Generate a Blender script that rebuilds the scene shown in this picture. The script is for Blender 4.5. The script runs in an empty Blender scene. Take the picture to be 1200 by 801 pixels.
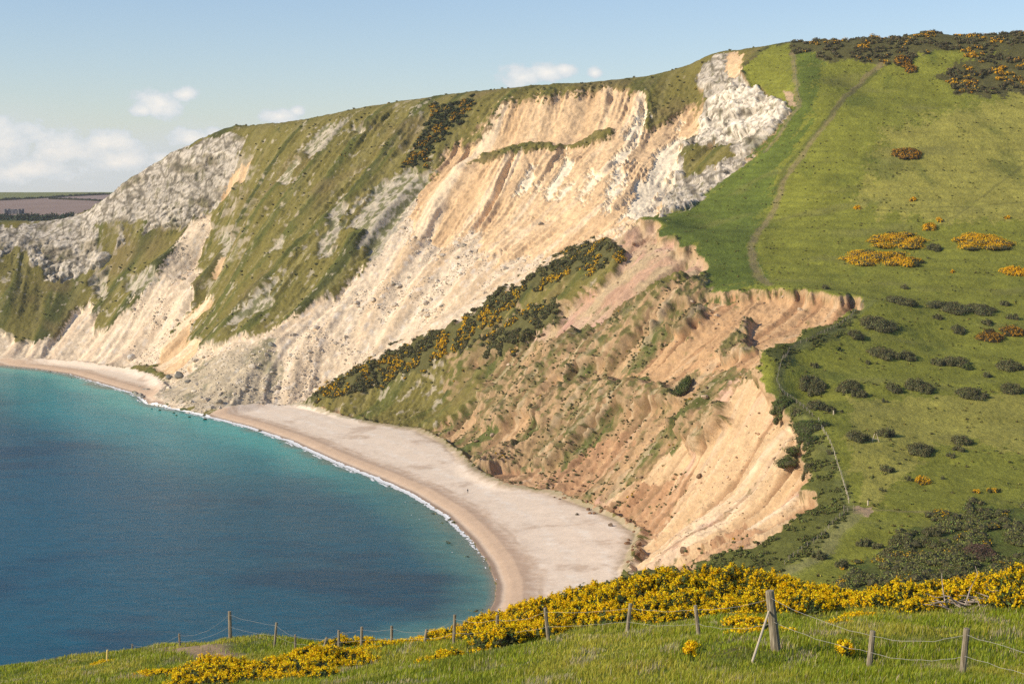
import bpy, math, random
import numpy as np
random.seed(7)
RNG = np.random.default_rng(7)
F = 2000.0; H = 125.0; TH = math.atan(0.09275); CT, ST = math.cos(TH), math.sin(TH)
scene = bpy.context.scene
COL = scene.collection

# ---------------------------------------------------------------- surveying helpers
def at(px, py, Y):
    """world point at ground distance Y along a sight line"""
    a, b = px - 600.0, 400.5 - py
    ry = CT * F + ST * b; rz = -ST * F + CT * b
    t = Y / ry
    return (a * t, Y, H + rz * t)
def at_z(px, py, Z):
    a, b = px - 600.0, 400.5 - py
    ry = CT * F + ST * b; rz = -ST * F + CT * b
    t = (Z - H) / rz
    return (a * t, ry * t, Z)
def proj(X, Y, Z):
    dz = Z - H
    zc = Y * CT - dz * ST; yc = Y * ST + dz * CT
    return 600 + F * X / zc, 400.5 - F * yc / zc

def hash2(ix, iy, seed):
    h = (ix.astype(np.int64) * 374761393 + iy.astype(np.int64) * 668265263 + seed * 1274126177) & 0xFFFFFFFF
    h = ((h ^ (h >> 13)) * 1274126177) & 0xFFFFFFFF
    return h ^ (h >> 16)
_NT = {}
def noise(x, y, seed=0):
    if seed not in _NT:
        a = np.random.default_rng(seed + 1000).random((256, 256)) * 2 * math.pi; _NT[seed] = (np.cos(a).astype(np.float32).ravel() * 1.6, np.sin(a).astype(np.float32).ravel() * 1.6)
    GXt, GYt = _NT[seed]; x, y = np.broadcast_arrays(np.asarray(x, float), np.asarray(y, float))
    fl = np.floor(x); ix = fl.astype(np.int32) & 255; fx = (x - fl).astype(np.float32); fl = np.floor(y); iy = (fl.astype(np.int32) & 255) << 8; fy = (y - fl).astype(np.float32)
    ix1 = (ix + 1) & 255; iy1 = (iy + 256) & 65535; u = fx * fx * (3 - 2 * fx); v = fy * fy * (3 - 2 * fy)
    def g(a, b, dx, dy): k = a | b; return GXt[k] * dx + GYt[k] * dy
    gx_, gy_ = fx - 1, fy - 1
    n0 = g(ix, iy, fx, fy); n0 = n0 + (g(ix1, iy, gx_, fy) - n0) * u
    n1 = g(ix, iy1, fx, gy_); n1 = n1 + (g(ix1, iy1, gx_, gy_) - n1) * u
    return n0 + (n1 - n0) * v
def fbm(x, y, seed=0, oct=4, gain=.5):
    s = 0; a = 1.0; t = 0
    for i in range(oct):
        s = s + a * noise(x, y, seed + i * 17); t += a; a *= gain
        x = x * 2.03 + 5.1; y = y * 2.03 - 3.7
    return s / t
def ss(a, b, x):
    t = np.clip((x - a) / (b - a), 0, 1); return t * t * (3 - 2 * t)

def interp_line(pts, step):
    out = []
    for a, b in zip(pts[:-1], pts[1:]):
        n = max(1, int(math.dist(a[:2], b[:2]) / step))
        for i in range(n):
            t = i / n; out.append(tuple(a[k] * (1 - t) + b[k] * t for k in range(3)))
    out.append(tuple(pts[-1][:3])); return out

# ---------------------------------------------------------------- the lie of the land
SHORE_PX = [(-200,418),(-60,424),(0,428),(40,432),(80,438),(110,447),(140,456),(160,462),(172,473),(195,477),(240,487),(290,500),
            (340,517),(390,540),(440,560),(480,578),(520,603),(550,632),(570,660),(579,685),(577,705),(567,722)]
SHORE = [at_z(x, y, 0) for x, y in SHORE_PX] + [(-22,462,0),(-50,430,0),(-95,400,0),(-160,375,0),(-260,350,0),(-500,320,0)]
BACK_PX = [(-200,409,4),(-60,415,4),(0,420,4),(60,421,4),(100,424,4),(150,431,4),(185,440,5),(192,452,5),(178,464,3),(195,471,3),(240,481,3),(262,477,4),(300,473,4.5),
           (350,472,4.5),(400,486,4),(440,495,4),(490,501,4),(520,515,4),(540,530,4),(562,551,4),(597,567,4),(647,574,4),(692,591,4),(726,605,4),(749,621,4),
           (744,638,4),(736,670,4)]
BACK = [at_z(*p) for p in BACK_PX] + [(24,490,4),(-5,455,4),(-38,420,4),(-90,385,4),(-160,355,4),(-260,325,4),(-500,295,4)]
CREST = [(-200,258,1300),(-60,261,1295),(0,262,1290),(60,264,1285),(100,256,1280),(125,238,1278),(150,222,1275),(200,190,1270),(240,172,1260),(290,158,1245),(350,143,1225),
         (420,127,1200),(480,117,1183),(550,108,1162),(600,103,1150),(680,98,1130),(760,89,1115),(800,80,1105),(828,67,1095),(850,61,1090),(880,58,1083),(905,53,1080),
         (935,49,1078),(975,47,1074),(1000,48,1071),(1015,43,1070),(1040,46,1068),(1070,40,1066),(1090,38,1065),(1120,42,1062),(1150,42,1060),(1200,38,1060),(1420,30,1060)]
LINES = [
 ([(-200,305,1255),(0,300,1262),(49,329,1250),(90,323,1252),(142,284,1254),(180,266,1250),(213,262,1243),(240,249,1240),(262,226,1237)], 15),
 ([(740,256,860),(700,287,868),(660,303,876),(620,322,884),(560,355,895),(500,388,905),(440,420,915),(372,460,925)], 20),
 ([(735,247,938),(690,278,935),(620,314,932),(560,347,936),(500,380,945),(440,412,950),(375,452,950)], 20),
 ([(590,123,1108),(635,114,1103),(680,108,1100),(717,105,1097),(752,108,1090),(760,128,1075),(800,134,1065),(818,118,1068)], 20),
 ([(530,192,1082),(582,176,1072),(640,173,1062),(690,167,1056),(714,153,1058)], 20),
 ([(560,183,1090),(600,168,1082),(640,163,1075),(690,158,1068)], 20),
 ([(620,243,1015),(560,250,1030),(520,270,1030),(480,300,1012),(400,350,1000),(320,400,980),(260,440,958)], 25),
 ([(925,122,985),(900,165,960),(860,200,945),(830,224,935),(800,243,925),(770,252,895)], 12),
 ([(918,112,1002),(890,150,985),(850,185,975),(815,218,965),(780,240,950)], 15),
 ([(850,63,1088),(826,85,1085),(816,105,1080),(823,140,1050),(805,180,1010),(790,215,985)], 15),
 ([(850,100,1052),(880,112,1030),(905,125,1005)], 15),
 ([(768,130,1070),(755,165,1040),(735,200,1000),(710,240,960)], 20),
 ([(930,95,1010),(935,70,1045)], 15),
 ([(745,257,858),(775,270,835),(800,286,805),(826,305,775),(832,318,757)], 12),
 ([(800,322,748),(775,335,750),(740,355,765),(690,385,780)], 15),
 ([(832,345,725),(870,341,712),(930,341,695),(1000,350,668)], 12),
 ([(835,332,742),(870,330,740),(930,330,730),(1000,335,715)], 20),
 ([(830,362,712),(870,362,697),(930,362,680),(960,368,668)], 15),
 ([(1000,352,664),(978,376,640),(940,387,622),(893,404,600),(880,425,582),(884,445,570),(905,480,545),(940,514,512),(930,535,500),(936,556,482),(951,590,455),(930,605,443),(900,622,436),(862,638,430),(830,652,425)], 12),
 ([(960,372,658),(925,388,640),(872,415,605),(862,440,590),(875,475,572),(905,515,540),(900,545,520),(905,570,505),(890,600,485),(850,625,475),(800,655,470)], 20),
]
PTS = [ # interior points
 (-100,350,1215),(0,350,1222),(80,370,1215),(140,350,1205),(180,310,1205),(100,345,1235),(180,400,1150),
 (236,262,1225),(215,340,1165),(195,390,1130),(150,400,1160),
 (238,300,1215),(240,350,1160),(232,395,1105),
 (300,250,1150),(290,330,1080),(270,380,1035),(350,220,1140),(350,300,1060),(350,350,1025),(420,200,1125),(420,260,1060),(440,290,1030),(480,170,1125),(490,210,1085),
 (230,430,1010),(215,450,975),(540,300,990),(600,280,985),(650,260,985),(440,370,975),(360,410,965),(300,440,955),(520,340,965),
 (850,150,1018),(870,180,975),
 (1000,100,1010),(1000,200,890),(1000,300,770),(1010,345,690),(1020,400,618),(1000,450,565),(1000,500,520),(1000,550,478),(1000,600,440),(1000,660,405),
 (960,150,950),(930,200,905),(900,250,865),(870,300,785),(860,325,752),(960,330,725),(830,270,860),
 (940,430,590),(940,470,560),(970,560,472),(960,610,435),(900,650,415),(950,660,402),
 (1100,100,1000),(1100,200,885),(1100,300,765),(1100,350,695),(1100,400,630),(1100,450,572),(1100,500,525),(1100,550,480),(1100,600,440),(1100,650,405),(1100,690,380),
 (1200,100,995),(1200,200,880),(1200,300,760),(1200,350,692),(1200,400,630),(1200,500,525),(1200,600,440),(1200,650,408),(1200,690,385),
 (1420,100,985),(1420,200,870),(1420,300,750),(1420,400,625),(1420,500,520),(1420,600,438),(1420,690,385),
 (830,400,678),(760,430,700),(700,480,700),(640,500,735),(600,450,795),(700,350,805),(650,400,800),(560,450,842),(520,470,870),(790,450,668),(800,400,700),
 (740,300,822),(780,310,790),(640,430,775),(560,500,795),(450,470,898),(700,420,745),(740,470,680),(690,540,680),(740,530,645),(620,540,730),(790,530,610),
 (800,590,555),(850,560,548),(860,500,575),(830,480,610),(780,620,528),(840,600,520)]
ctrl = []
for ln, st in LINES: ctrl += [at(*p) for p in interp_line(ln, st)]
ctrl += [at(*p) for p in interp_line(CREST, 18)]
for p in interp_line(CREST, 60):
    x, y, z = at(*p)
    low = ss(150, -50, p[0])
    for dy, dz in ((55, 14), (130, 40), (260, 80)):
        ctrl.append((x * (y + dy) / y, y + dy, max(z - dz * (1 - .75 * low), 60)))
ctrl += [at(*p) for p in PTS]
ctrl += interp_line(SHORE, 14) + interp_line(BACK, 14)
for i in range(1, len(SHORE) - 1):                          # the sea bed
    a, b = SHORE[i - 1], SHORE[i + 1]; t = (b[0] - a[0], b[1] - a[1]); L = math.hypot(*t); n = (t[1] / L, -t[0] / L)
    for dd, zz in ((25, -3), (90, -9)):
        ctrl.append((SHORE[i][0] + n[0] * dd, SHORE[i][1] + n[1] * dd, zz))
ctrl += [(-250,700,-15),(-150,600,-14),(-350,900,-15),(-500,500,-15),(-600,1100,-15),(-150,450,-8)]
HID = [(15,400,24),(45,390,29),(75,380,31),(110,360,31),(170,360,33),(250,360,34),(60,330,33),(120,320,35),(200,320,38),(-60,360,18),(-150,320,22),(-300,290,22),
       (0,300,44),(60,270,50),(140,270,52),(240,280,54),(-100,260,42),(-220,240,44),(0,200,68),(60,200,70),(130,200,72),(-60,200,64),(-140,180,62),
       (0,150,84),(40,150,86),(90,150,88),(-40,150,80),(-90,140,76)]
ctrl += HID
ctrl = np.array(ctrl, float)
# drop near-duplicates
keep = []
for i, p in enumerate(ctrl):
    if all((p[0] - ctrl[j][0]) ** 2 + (p[1] - ctrl[j][1]) ** 2 > 16 for j in keep): keep.append(i)
ctrl = ctrl[keep]
def rbf(P, c, smooth=0.0):
    X, Z = P[:, :2] / 100, P[:, 2]; n = len(P); cc = (c / 100) ** 2
    D = -np.sqrt(((X[:, None] - X[None]) ** 2).sum(-1) + cc) + np.eye(n) * smooth
    A = np.zeros((n + 3, n + 3)); A[:n, :n] = D; A[:n, n] = 1; A[:n, n+1:] = X; A[n, :n] = 1; A[n+1:, :n] = X.T
    w = np.linalg.solve(A, np.concatenate([Z, [0, 0, 0]]))
    def f(x, y):
        x = np.asarray(x, float); y = np.asarray(y, float); sh = x.shape; x = x.ravel() / 100; y = y.ravel() / 100
        out = np.empty(len(x))
        for s in range(0, len(x), 20000):
            xs, ys = x[s:s+20000], y[s:s+20000]
            d = np.sqrt((xs[:, None] - X[None, :, 0]) ** 2 + (ys[:, None] - X[None, :, 1]) ** 2 + cc)
            out[s:s+20000] = -d @ w[:n] + w[n] + w[n+1] * xs + w[n+2] * ys
        return out.reshape(sh)
    return f
main_f = rbf(ctrl, 7, .01)
GX0, GY0, GS = -640.0, 120.0, 2.0
gx = np.arange(GX0, 640, GS); gy = np.arange(GY0, 1620, GS)
GXX, GYY = np.meshgrid(gx, gy)
MAIN = main_f(GXX, GYY)
def blur(a, r):
    if r < 1: return a
    k = np.exp(-np.arange(-3 * r, 3 * r + 1) ** 2 / (2. * r * r)); k /= k.sum()
    p = np.pad(a, 3 * r, mode='edge')
    p = sum(k[i] * p[i:i + a.shape[0], :] for i in range(6 * r + 1))
    return sum(k[i] * p[:, i:i + a.shape[1]] for i in range(6 * r + 1))
def samp(G, x, y, x0=GX0, y0=GY0, s=GS):
    u = np.clip((x - x0) / s, 0, G.shape[1] - 1.001); v = np.clip((y - y0) / s, 0, G.shape[0] - 1.001)
    i = u.astype(int); j = v.astype(int); u = u - i; v = v - j
    return (G[j, i] * (1 - u) + G[j, i+1] * u) * (1 - v) + (G[j+1, i] * (1 - u) + G[j+1, i+1] * u) * v
# streaks that run straight down the slopes (gullies, wash lines)
SB = blur(MAIN, 5); gyv, gxv = np.gradient(SB, GS); SL = np.hypot(gxv, gyv) + 1e-6
DX, DY = gxv / SL, gyv / SL
def lic(scale, L, seed):
    x, y = GXX.copy(), GYY.copy(); acc = fbm(x / scale, y / scale, seed, 2); n = 1
    for sgn in (1, -1):
        x, y = GXX.copy(), GYY.copy(); st = scale * .45
        for k in range(int(L / st)):
            dx, dy = samp(DX, x, y), samp(DY, x, y); x = x + sgn * st * dx; y = y + sgn * st * dy
            w = 1 - k * st / L
            acc = acc + w * noise(x / scale, y / scale, seed); n += w
    acc -= acc.mean(); return acc / (acc.std() + 1e-9)
LIC_A = lic(16., 90., 11); LIC_B = lic(7., 45., 23); LIC_C = lic(3.6, 26., 37)

FG = [(1300,801,32),(1200,801,33),(1130,797,36),(1020,785,39),(905,758,41),(1000,801,35),(1200,760,42),(1200,720,52),(1200,702,58),(1100,705,60),(1000,718,57),(905,722,58),
      (818,749,47),(736,745,52),(643,752,54),(583,759,57),(532,757,60),(498,758,63),(458,758,66),(423,762,68),(380,762,70),(347,760,73),(322,758,74),(269,748,78),(240,757,82),(211,758,86),
      (155,761,92),(100,771,90),(60,773,92),(0,782,92),(-150,798,95),(0,801,74),(-150,830,80),(200,801,60),(400,801,50),(600,801,43),(800,801,38),(125,781,78),(250,777,68),
      (700,722,60),(800,718,62),(600,742,63)]
fgc = [at(*p) for p in FG] + [(0,0,123.2),(-8,0,123.1),(8,0,123.5),(0,-12,124),(0,12,120.6),(6,12,120.8),(-6,12,120.3),(0,22,118),(8,22,118),(-7,22,117.8),(13,26,117),(-12,30,114.6)]
fgc += [(x, 72 + (2 if x > 0 else 12), z) for x, z in ((10,106.2),(22,107),(34,107.8),(48,108),(2,104),(-8,101.6))]
for X in (-60,-45,-28,-12,4,18,32,46,60):
    fgc += [(X, 100, 96.5 + X * .05), (X * 1.2, 118, 90.5 + X * .05), (X * 1.3, 140, float(main_f(np.array([X * 1.3]), np.array([140.]))[0]))]
fg_f = rbf(np.array(fgc, float), 5, .001)

def height(x, y, detail=True):
    """ground height anywhere"""
    x = np.asarray(x, float); y = np.asarray(y, float); sh = x.shape; x = x.ravel(); y = y.ravel()
    z = np.zeros(len(x)); m = y > 100
    z[m] = samp(MAIN, x[m], y[m])
    n = y < 140
    if n.any():
        zf = fg_f(x[n], y[n]); t = ss(105, 138, y[n]); z[n] = zf * (1 - t) + z[n] * t
    return z.reshape(sh)

# ---------------------------------------------------------------- ground cover surveyed as outlines
def ras(poly, W=1620, Hh=801, ox=-210):
    m = np.zeros((Hh, W), bool)
    p = np.array(poly, float); p[:, 0] -= ox
    y0, y1 = int(max(0, p[:, 1].min() - 1)), int(min(Hh, p[:, 1].max() + 2)); x0, x1 = int(max(0, p[:, 0].min() - 1)), int(min(W, p[:, 0].max() + 2))
    if y1 <= y0 or x1 <= x0: return m
    yy, xx = np.mgrid[y0:y1, x0:x1]; c = np.zeros(xx.shape, bool)
    for i in range(len(p)):
        xa, ya = p[i]; xb, yb = p[i - 1]
        if ya == yb: continue
        c ^= ((ya > yy) != (yb > yy)) & (xx < (xb - xa) * (yy - ya) / (yb - ya) + xa)
    m[y0:y1, x0:x1] = c; return m
HILL = [(935,49),(1420,20),(1420,720),(850,720),(790,668),(850,640),(900,625),(952,591),(936,556),(930,535),(941,514),(905,480),(884,445),(880,425),(893,404),(940,387),(978,376),(1003,350),(930,339),(870,339),(832,345),
        (800,340),(832,322),(826,304),(800,285),(775,269),(745,255),(775,252),(800,244),(850,206),(900,167),(918,142),(928,128),(915,117),(880,98),(868,80),(905,53)]
REG = [ # (kind, softness px, wobble px, outline)
 ('grass', 2, 3, HILL),
 ('dkgrass', 10, 9, [(745,255),(775,252),(800,244),(850,206),(900,167),(928,128),(935,60),(960,60),(950,130),(900,230),(880,300),(895,332),(830,345),(800,340),(832,322),(800,285)]),  # dark shoulder turf: the low light on it is painted into the green
 ('edge_grass', 4, 4, [(790,668),(850,640),(900,625),(952,591),(936,556),(945,520),(905,480),(915,440),(890,405),(940,390),(985,372),(1012,355),(985,395),(925,420),(913,450),(925,470),(955,500),(975,530),(990,570),(998,600),(960,640),(915,668),(850,690)]),  # darker grass along the cliff edge
 ('ltgrass', 14, 10, [(1040,150),(1200,110),(1420,110),(1420,260),(1100,260),(1000,240)]),
 ('ltgrass', 10, 8, [(990,470),(1200,460),(1420,470),(1420,540),(1100,520),(1020,600),(1000,560)]),
 ('rock', 2, 5, [(-200,264),(0,266),(40,262),(100,246),(130,222),(165,200),(200,180),(240,162),(270,156),(290,163),(275,195),(262,226),(240,249),(213,264),(180,267),(142,284),(110,312),(90,325),(49,331),(45,312),(20,292),(0,302),(-200,305)]),
 ('rough', 3, 4, [(145,262),(176,255),(162,278),(145,282)]),
 ('rough', 3, 5, [(112,262),(140,258),(132,300),(116,290)]),
 ('scree', 3, 4, [(240,250),(246,267),(236,282),(232,312),(222,342),(221,361),(200,387),(186,421),(150,430),(100,427),(0,426),(-200,420),(-200,385),(0,388),(37,402),(64,395),(79,368),(105,350),(112,390),(150,361),(180,324),(202,294),(221,264)]),
 ('mixrock', 3, 5, [(142,327),(176,309),(184,322),(157,345)]),
 ('orange', 2, 3, [(293,186),(285,203),(262,229),(253,236),(268,205)]),
 ('orange', 2, 3, [(248,345),(244,356),(224,378),(214,400),(233,397),(229,420),(200,440),(178,430),(187,408),(215,370)]),
 ('orange', 2, 2, [(263,298),(254,328),(248,325),(256,304)]),
 ('mixrock', 2, 5, [(350,170),(376,147),(408,136),(404,153),(366,183)]),
 ('mixrock', 2, 4, [(322,214),(346,181),(354,190),(335,213)]), ('mixrock', 2, 4, [(410,140),(428,150),(420,160)]),
 ('mixrock', 2, 5, [(312,295),(331,262),(328,290)]), ('mixrock', 2, 6, [(370,300),(383,245),(408,222),(405,247),(388,296)]),
 ('mixrock', 3, 8, [(424,225),(477,194),(500,205),(485,240),(462,262),(440,295),(419,308),(430,275),(410,262)]),
 ('mixrock', 3, 6, [(275,365),(330,320),(316,358),(262,385)]), ('mixrock', 3, 6, [(100,330),(130,310),(120,350)]),
 ('mixrock', 3, 5, [(255,275),(275,262),(262,300)]),
 ('scree', 3, 5, [(200,438),(235,405),(300,388),(356,364),(431,307),(462,260),(500,204),(540,190),(740,200),(760,250),(740,260),(700,290),(620,325),(560,360),(500,392),(440,424),(372,464),(350,474),(262,479),(200,479),(165,465),(185,448)]),
 ('orange', 9, 12, [(560,250),(700,245),(735,258),(690,285),(620,300),(560,300)]),
 ('debris', 8, 8, [(180,462),(230,415),(320,395),(330,440),(300,474),(240,484)]),
 ('orange', 5, 6, [(478,246),(500,203),(522,176),(537,164),(575,146),(584,123),(635,113),(717,103),(750,105),(758,126),(756,150),(785,137),(800,131),(818,118),(816,152),(801,167),(775,250),(740,256),(700,272),(650,250),(600,245),(560,262),(520,285),(490,275)]),
 ('palescar', 7, 9, [(800,140),(803,165),(790,200),(772,250),(722,252),(745,215),(770,170)]),
 ('palescar', 6, 7, [(745,125),(760,130),(735,190),(715,240),(700,250),(715,200),(735,160)]),
 ('palescar', 6, 7, [(622,183),(600,232),(628,218)]), ('palescar', 6, 7, [(662,170),(630,228),(650,234),(668,200)]),
 ('palescar', 6, 7, [(690,190),(672,230),(680,235),(700,205)]),
 ('rough', 2, 3, [(545,191),(582,171),(624,164),(668,168),(697,152),(722,148),(712,161),(676,171),(612,176)]),
 ('rough', 2, 4, [(537,163),(575,148),(560,168),(540,175)]),
 ('rock', 2, 3, [(838,63),(868,60),(864,81),(872,94),(890,107),(914,118),(928,130),(917,142),(895,168),(865,198),(831,224),(812,243),(773,252),(782,220),(801,171),(816,152),(827,115),(816,96),(824,77)]),
 ('whiterock', 2, 3, [(850,95),(872,94),(890,107),(914,118),(928,130),(915,142),(880,160),(850,165),(816,165),(818,145),(835,120)]),
 ('orange', 3, 3, [(852,62),(868,60),(866,80),(855,92),(850,80)]),
 ('rough', 3, 4, [(800,172),(850,168),(860,180),(832,196),(797,208)]),
 ('path', 2, 2, [(918,105),(928,108),(932,125),(922,122)]),
 ('slump', 3, 5, [(640,385),(700,372),(740,352),(800,340),(832,345),(870,340),(1000,348),(985,365),(940,385),(890,405),(880,440),(905,480),(940,515),(935,555),(950,590),(900,625),(850,640),(800,665),(735,674),(750,620),(726,605),(690,590),(647,574),(600,568),(562,552),(537,527),(520,515),(490,501),(400,487),(352,472),(400,475),(450,462),(540,430),(600,400)]),
 ('pink', 4, 5, [(740,255),(760,262),(772,275),(800,288),(830,308),(822,319),(800,314),(770,330),(740,350),(700,372),(660,385),(600,400),(620,372),(680,345),(715,317),(727,297),(713,278)]),
 ('rough', 4, 7, [(350,471),(412,431),(465,407),(540,380),(600,350),(680,345),(640,360),(620,380),(600,405),(560,420),(540,438),(500,456),(450,466),(400,478)]),
 ('scrub', 4, 9, [(360,466),(412,433),(465,408),(525,381),(562,353),(605,332),(672,288),(706,277),(727,297),(700,312),(668,322),(630,338),(600,365),(570,392),(530,415),(480,440),(430,458),(385,468)]),
 ('scrub', 5, 9, [(560,405),(600,375),(640,352),(655,362),(630,385),(590,412)]),
 ('rough', 4, 6, [(360,474),(400,470),(450,460),(540,432),(570,425),(560,455),(530,490),(500,500),(470,497),(420,488)]),
 ('mixveg', 4, 8, [(800,325),(775,335),(740,352),(690,380),(640,402),(640,440),(700,425),(730,395),(790,350),(832,345),(830,325)]),
 ('orange2', 4, 6, [(830,348),(870,341),(937,341),(1000,352),(1003,360),(967,368),(922,397),(893,405),(872,425),(850,422),(800,425),(760,440),(740,430),(770,400),(810,380)]),
 ('mixveg', 3, 5, [(832,405),(868,377),(878,408),(840,418)]), ('mixveg', 4, 6, [(775,385),(815,355),(830,360),(800,395)]), ('mixveg', 3, 5, [(860,375),(880,362),(876,385)]),
 ('orange2', 4, 6, [(655,478),(690,448),(745,425),(730,460),(690,480)]),
 ('cream', 5, 7, [(862,434),(888,448),(905,478),(925,500),(941,515),(908,520),(935,545),(952,592),(900,627),(850,642),(800,667),(735,672),(750,615),(700,592),(690,575),(740,555),(780,520),(820,478)]),
 ('redearth', 5, 7, [(690,592),(745,560),(800,545),(780,590),(760,625),(735,612)]), ('redearth', 4, 6, [(770,672),(800,640),(860,600),(880,610),(850,642),(800,668)]),
 ('redearth', 4, 6, [(600,568),(562,552),(580,540),(650,545),(700,510),(740,490),(720,530),(690,560),(647,572)]),
 ('mixveg', 4, 8, [(540,530),(600,520),(680,470),(720,450),(690,500),(640,540),(575,545)]), ('mixveg', 4, 7, [(560,500),(620,470),(660,420),(600,430),(560,455)]),
 ('mixveg', 4, 8, [(780,495),(840,470),(850,490),(800,520)]),('mixveg', 4, 7, [(600,470),(700,440),(780,445),(800,465),(740,470),(640,500)]),
 ('path', 3, 3, [(1000,594),(1020,594),(1018,604),(1000,606)]),
 ('paleath', 3, 3, [(1000,600),(1012,604),(985,622),(978,645),(935,668),(905,676),(925,662),(960,648),(968,622)]),
 ('scrubg', 6, 9, [(1060,628),(1110,600),(1420,560),(1420,700),(1000,700),(975,690),(1005,660)]),
 ('scrub', 5, 7, [(930,44),(1000,40),(1080,30),(1420,25),(1420,60),(1200,62),(1100,60),(1060,70),(1030,78),(960,66),(920,60)]),
 ('scrub', 5, 7, [(1090,90),(1140,65),(1420,45),(1420,110),(1170,112),(1120,105)]),
 ('scrub', 4, 5, [(475,195),(490,160),(505,125),(560,115),(545,135),(515,165),(500,195)]),
]
ALB = {'grass':(.212,.218,.034),'dkgrass':(.122,.155,.027),'edge_grass':(.135,.140,.032),'ltgrass':(.305,.280,.060),'rough':(.175,.150,.042),'mixveg':(.145,.132,.048),'rock':(.54,.475,.385),'whiterock':(.70,.62,.50),
       'scree':(.68,.545,.385),'mixrock':(.46,.40,.30),'debris':(.50,.41,.28),'orange':(.66,.46,.265),'palescar':(.78,.665,.49),'slump':(.40,.26,.14),'pink':(.45,.335,.20),
       'orange2':(.50,.315,.165),'cream':(.57,.395,.225),'redearth':(.43,.255,.14),'scrub':(.110,.102,.036),'scrubg':(.115,.130,.030),'path':(.42,.30,.18),'paleath':(.20,.19,.065)}
KINDS = list(ALB)
print('regions...')
KIDX = {k: i for i, k in enumerate(KINDS)}
RASTERS = [(k, s, w, ras(p)) for k, s, w, p in REG]
ROUGH = KIDX['rough']
def classify(px, py, wx, wy, lb, lc):
    """cover kind for ground points (wx,wy world metres); the outline edges wander with a ground-fixed noise"""
    n = len(px); W = np.zeros((n, len(KINDS)), np.float32); W[:, ROUGH] = 1
    n1 = fbm(wx / 14, wy / 14, 101, 4, .6); n2 = fbm(wx / 14, wy / 14, 202, 4, .6); j1 = noise(wx / 1.7, wy / 1.7, 9); n1 = n1 + .22 * lb + .12 * lc; n2 = n2 - .16 * lb + .12 * lc
    for k, s, w, m in RASTERS:
        qx = np.clip(px + n1 * w * 2.0 + j1 * s * .8 + 210, 0, 1619).astype(int); qy = np.clip(py + n2 * w * 1.6 + j1 * s * .6, 0, 800).astype(int)
        h = m[qy, qx]
        W[h] = 0; W[h, KIDX[k]] = 1
    return W
# ---------------------------------------------------------------- mesh + material helpers
def mesh_obj(name, V, Fc, mat, col=None, parent=None, smooth=False, kind=None):
    V = np.asarray(V, np.float32); Fc = np.asarray(Fc, np.int32); k = Fc.shape[1]
    me = bpy.data.meshes.new(name); me.vertices.add(len(V)); me.vertices.foreach_set('co', V.ravel())
    me.loops.add(Fc.size); me.loops.foreach_set('vertex_index', Fc.ravel())
    me.polygons.add(len(Fc)); me.polygons.foreach_set('loop_start', np.arange(0, Fc.size, k, dtype=np.int32)); 
    me.polygons.foreach_set('use_smooth', np.full(len(Fc), smooth, bool))
    if col is not None:
        a = me.color_attributes.new('Col', 'FLOAT_COLOR', 'POINT'); c = np.ones((len(V), 4), np.float32); c[:, :3] = col; a.data.foreach_set('color', c.ravel())
    me.update(calc_edges=True); me.materials.append(mat)
    o = bpy.data.objects.new(name, me); COL.objects.link(o)
    if parent is not None: o.parent = parent
    if kind: o['kind'] = kind
    return o
def compact(V, Fc, col):
    u, inv = np.unique(Fc, return_inverse=True); return V[u], inv.reshape(Fc.shape), col[u]
def tag(o, label=None, cat=None, group=None, kind=None):
    if label: o['label'] = label
    if cat: o['category'] = cat
    if group: o['group'] = group
    if kind: o['kind'] = kind
    return o
def empty(name, loc=(0, 0, 0), label=None, cat=None, group=None):
    o = bpy.data.objects.new(name, None); COL.objects.link(o); o.location = loc; o.empty_display_size = .3
    return tag(o, label, cat, group)
def mat_new(name, rough=.95, spec=.15):
    m = bpy.data.materials.new(name); m.use_nodes = True; nt = m.node_tree; b = nt.nodes['Principled BSDF']
    b.inputs['Roughness'].default_value = rough; b.inputs['Specular IOR Level'].default_value = spec
    return m, nt, b
def N(nt, t, **kw):
    n = nt.nodes.new(t)
    for k, v in kw.items():
        if k.startswith('i_'): n.inputs[int(k[2:]) if k[2:].isdigit() else k[2:]].default_value = v
        else: setattr(n, k, v)
    return n
def ground_mat(name, scales, amt, bump, bscale, bdist, rough=.95, spec=.1):
    """vertex cover colour, broken up by object-space noise, with a bump"""
    m, nt, b = mat_new(name, rough, spec); L = nt.links
    at_ = N(nt, 'ShaderNodeAttribute', attribute_name='Col'); tc = N(nt, 'ShaderNodeTexCoord'); cur = at_.outputs['Color']
    for sc in scales:
        nz = N(nt, 'ShaderNodeTexNoise'); nz.inputs['Scale'].default_value = sc; nz.inputs['Detail'].default_value = 5; nz.inputs['Roughness'].default_value = .65
        L.new(tc.outputs['Object'], nz.inputs['Vector'])
        mr = N(nt, 'ShaderNodeMapRange'); mr.inputs[1].default_value = .28; mr.inputs[2].default_value = .72; mr.inputs[3].default_value = 1 - amt; mr.inputs[4].default_value = 1 + amt
        L.new(nz.outputs['Fac'], mr.inputs[0])
        mx = N(nt, 'ShaderNodeVectorMath', operation='SCALE'); L.new(cur, mx.inputs[0]); L.new(mr.outputs[0], mx.inputs['Scale']); cur = mx.outputs[0]
    L.new(cur, b.inputs['Base Color'])
    if bump:
        nz = N(nt, 'ShaderNodeTexNoise'); nz.inputs['Scale'].default_value = bscale; nz.inputs['Detail'].default_value = 6; nz.inputs['Roughness'].default_value = .7
        L.new(tc.outputs['Object'], nz.inputs['Vector']); bp = N(nt, 'ShaderNodeBump'); bp.inputs['Strength'].default_value = bump; bp.inputs['Distance'].default_value = bdist
        L.new(nz.outputs['Fac'], bp.inputs['Height']); L.new(bp.outputs['Normal'], b.inputs['Normal'])
    return m
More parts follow.
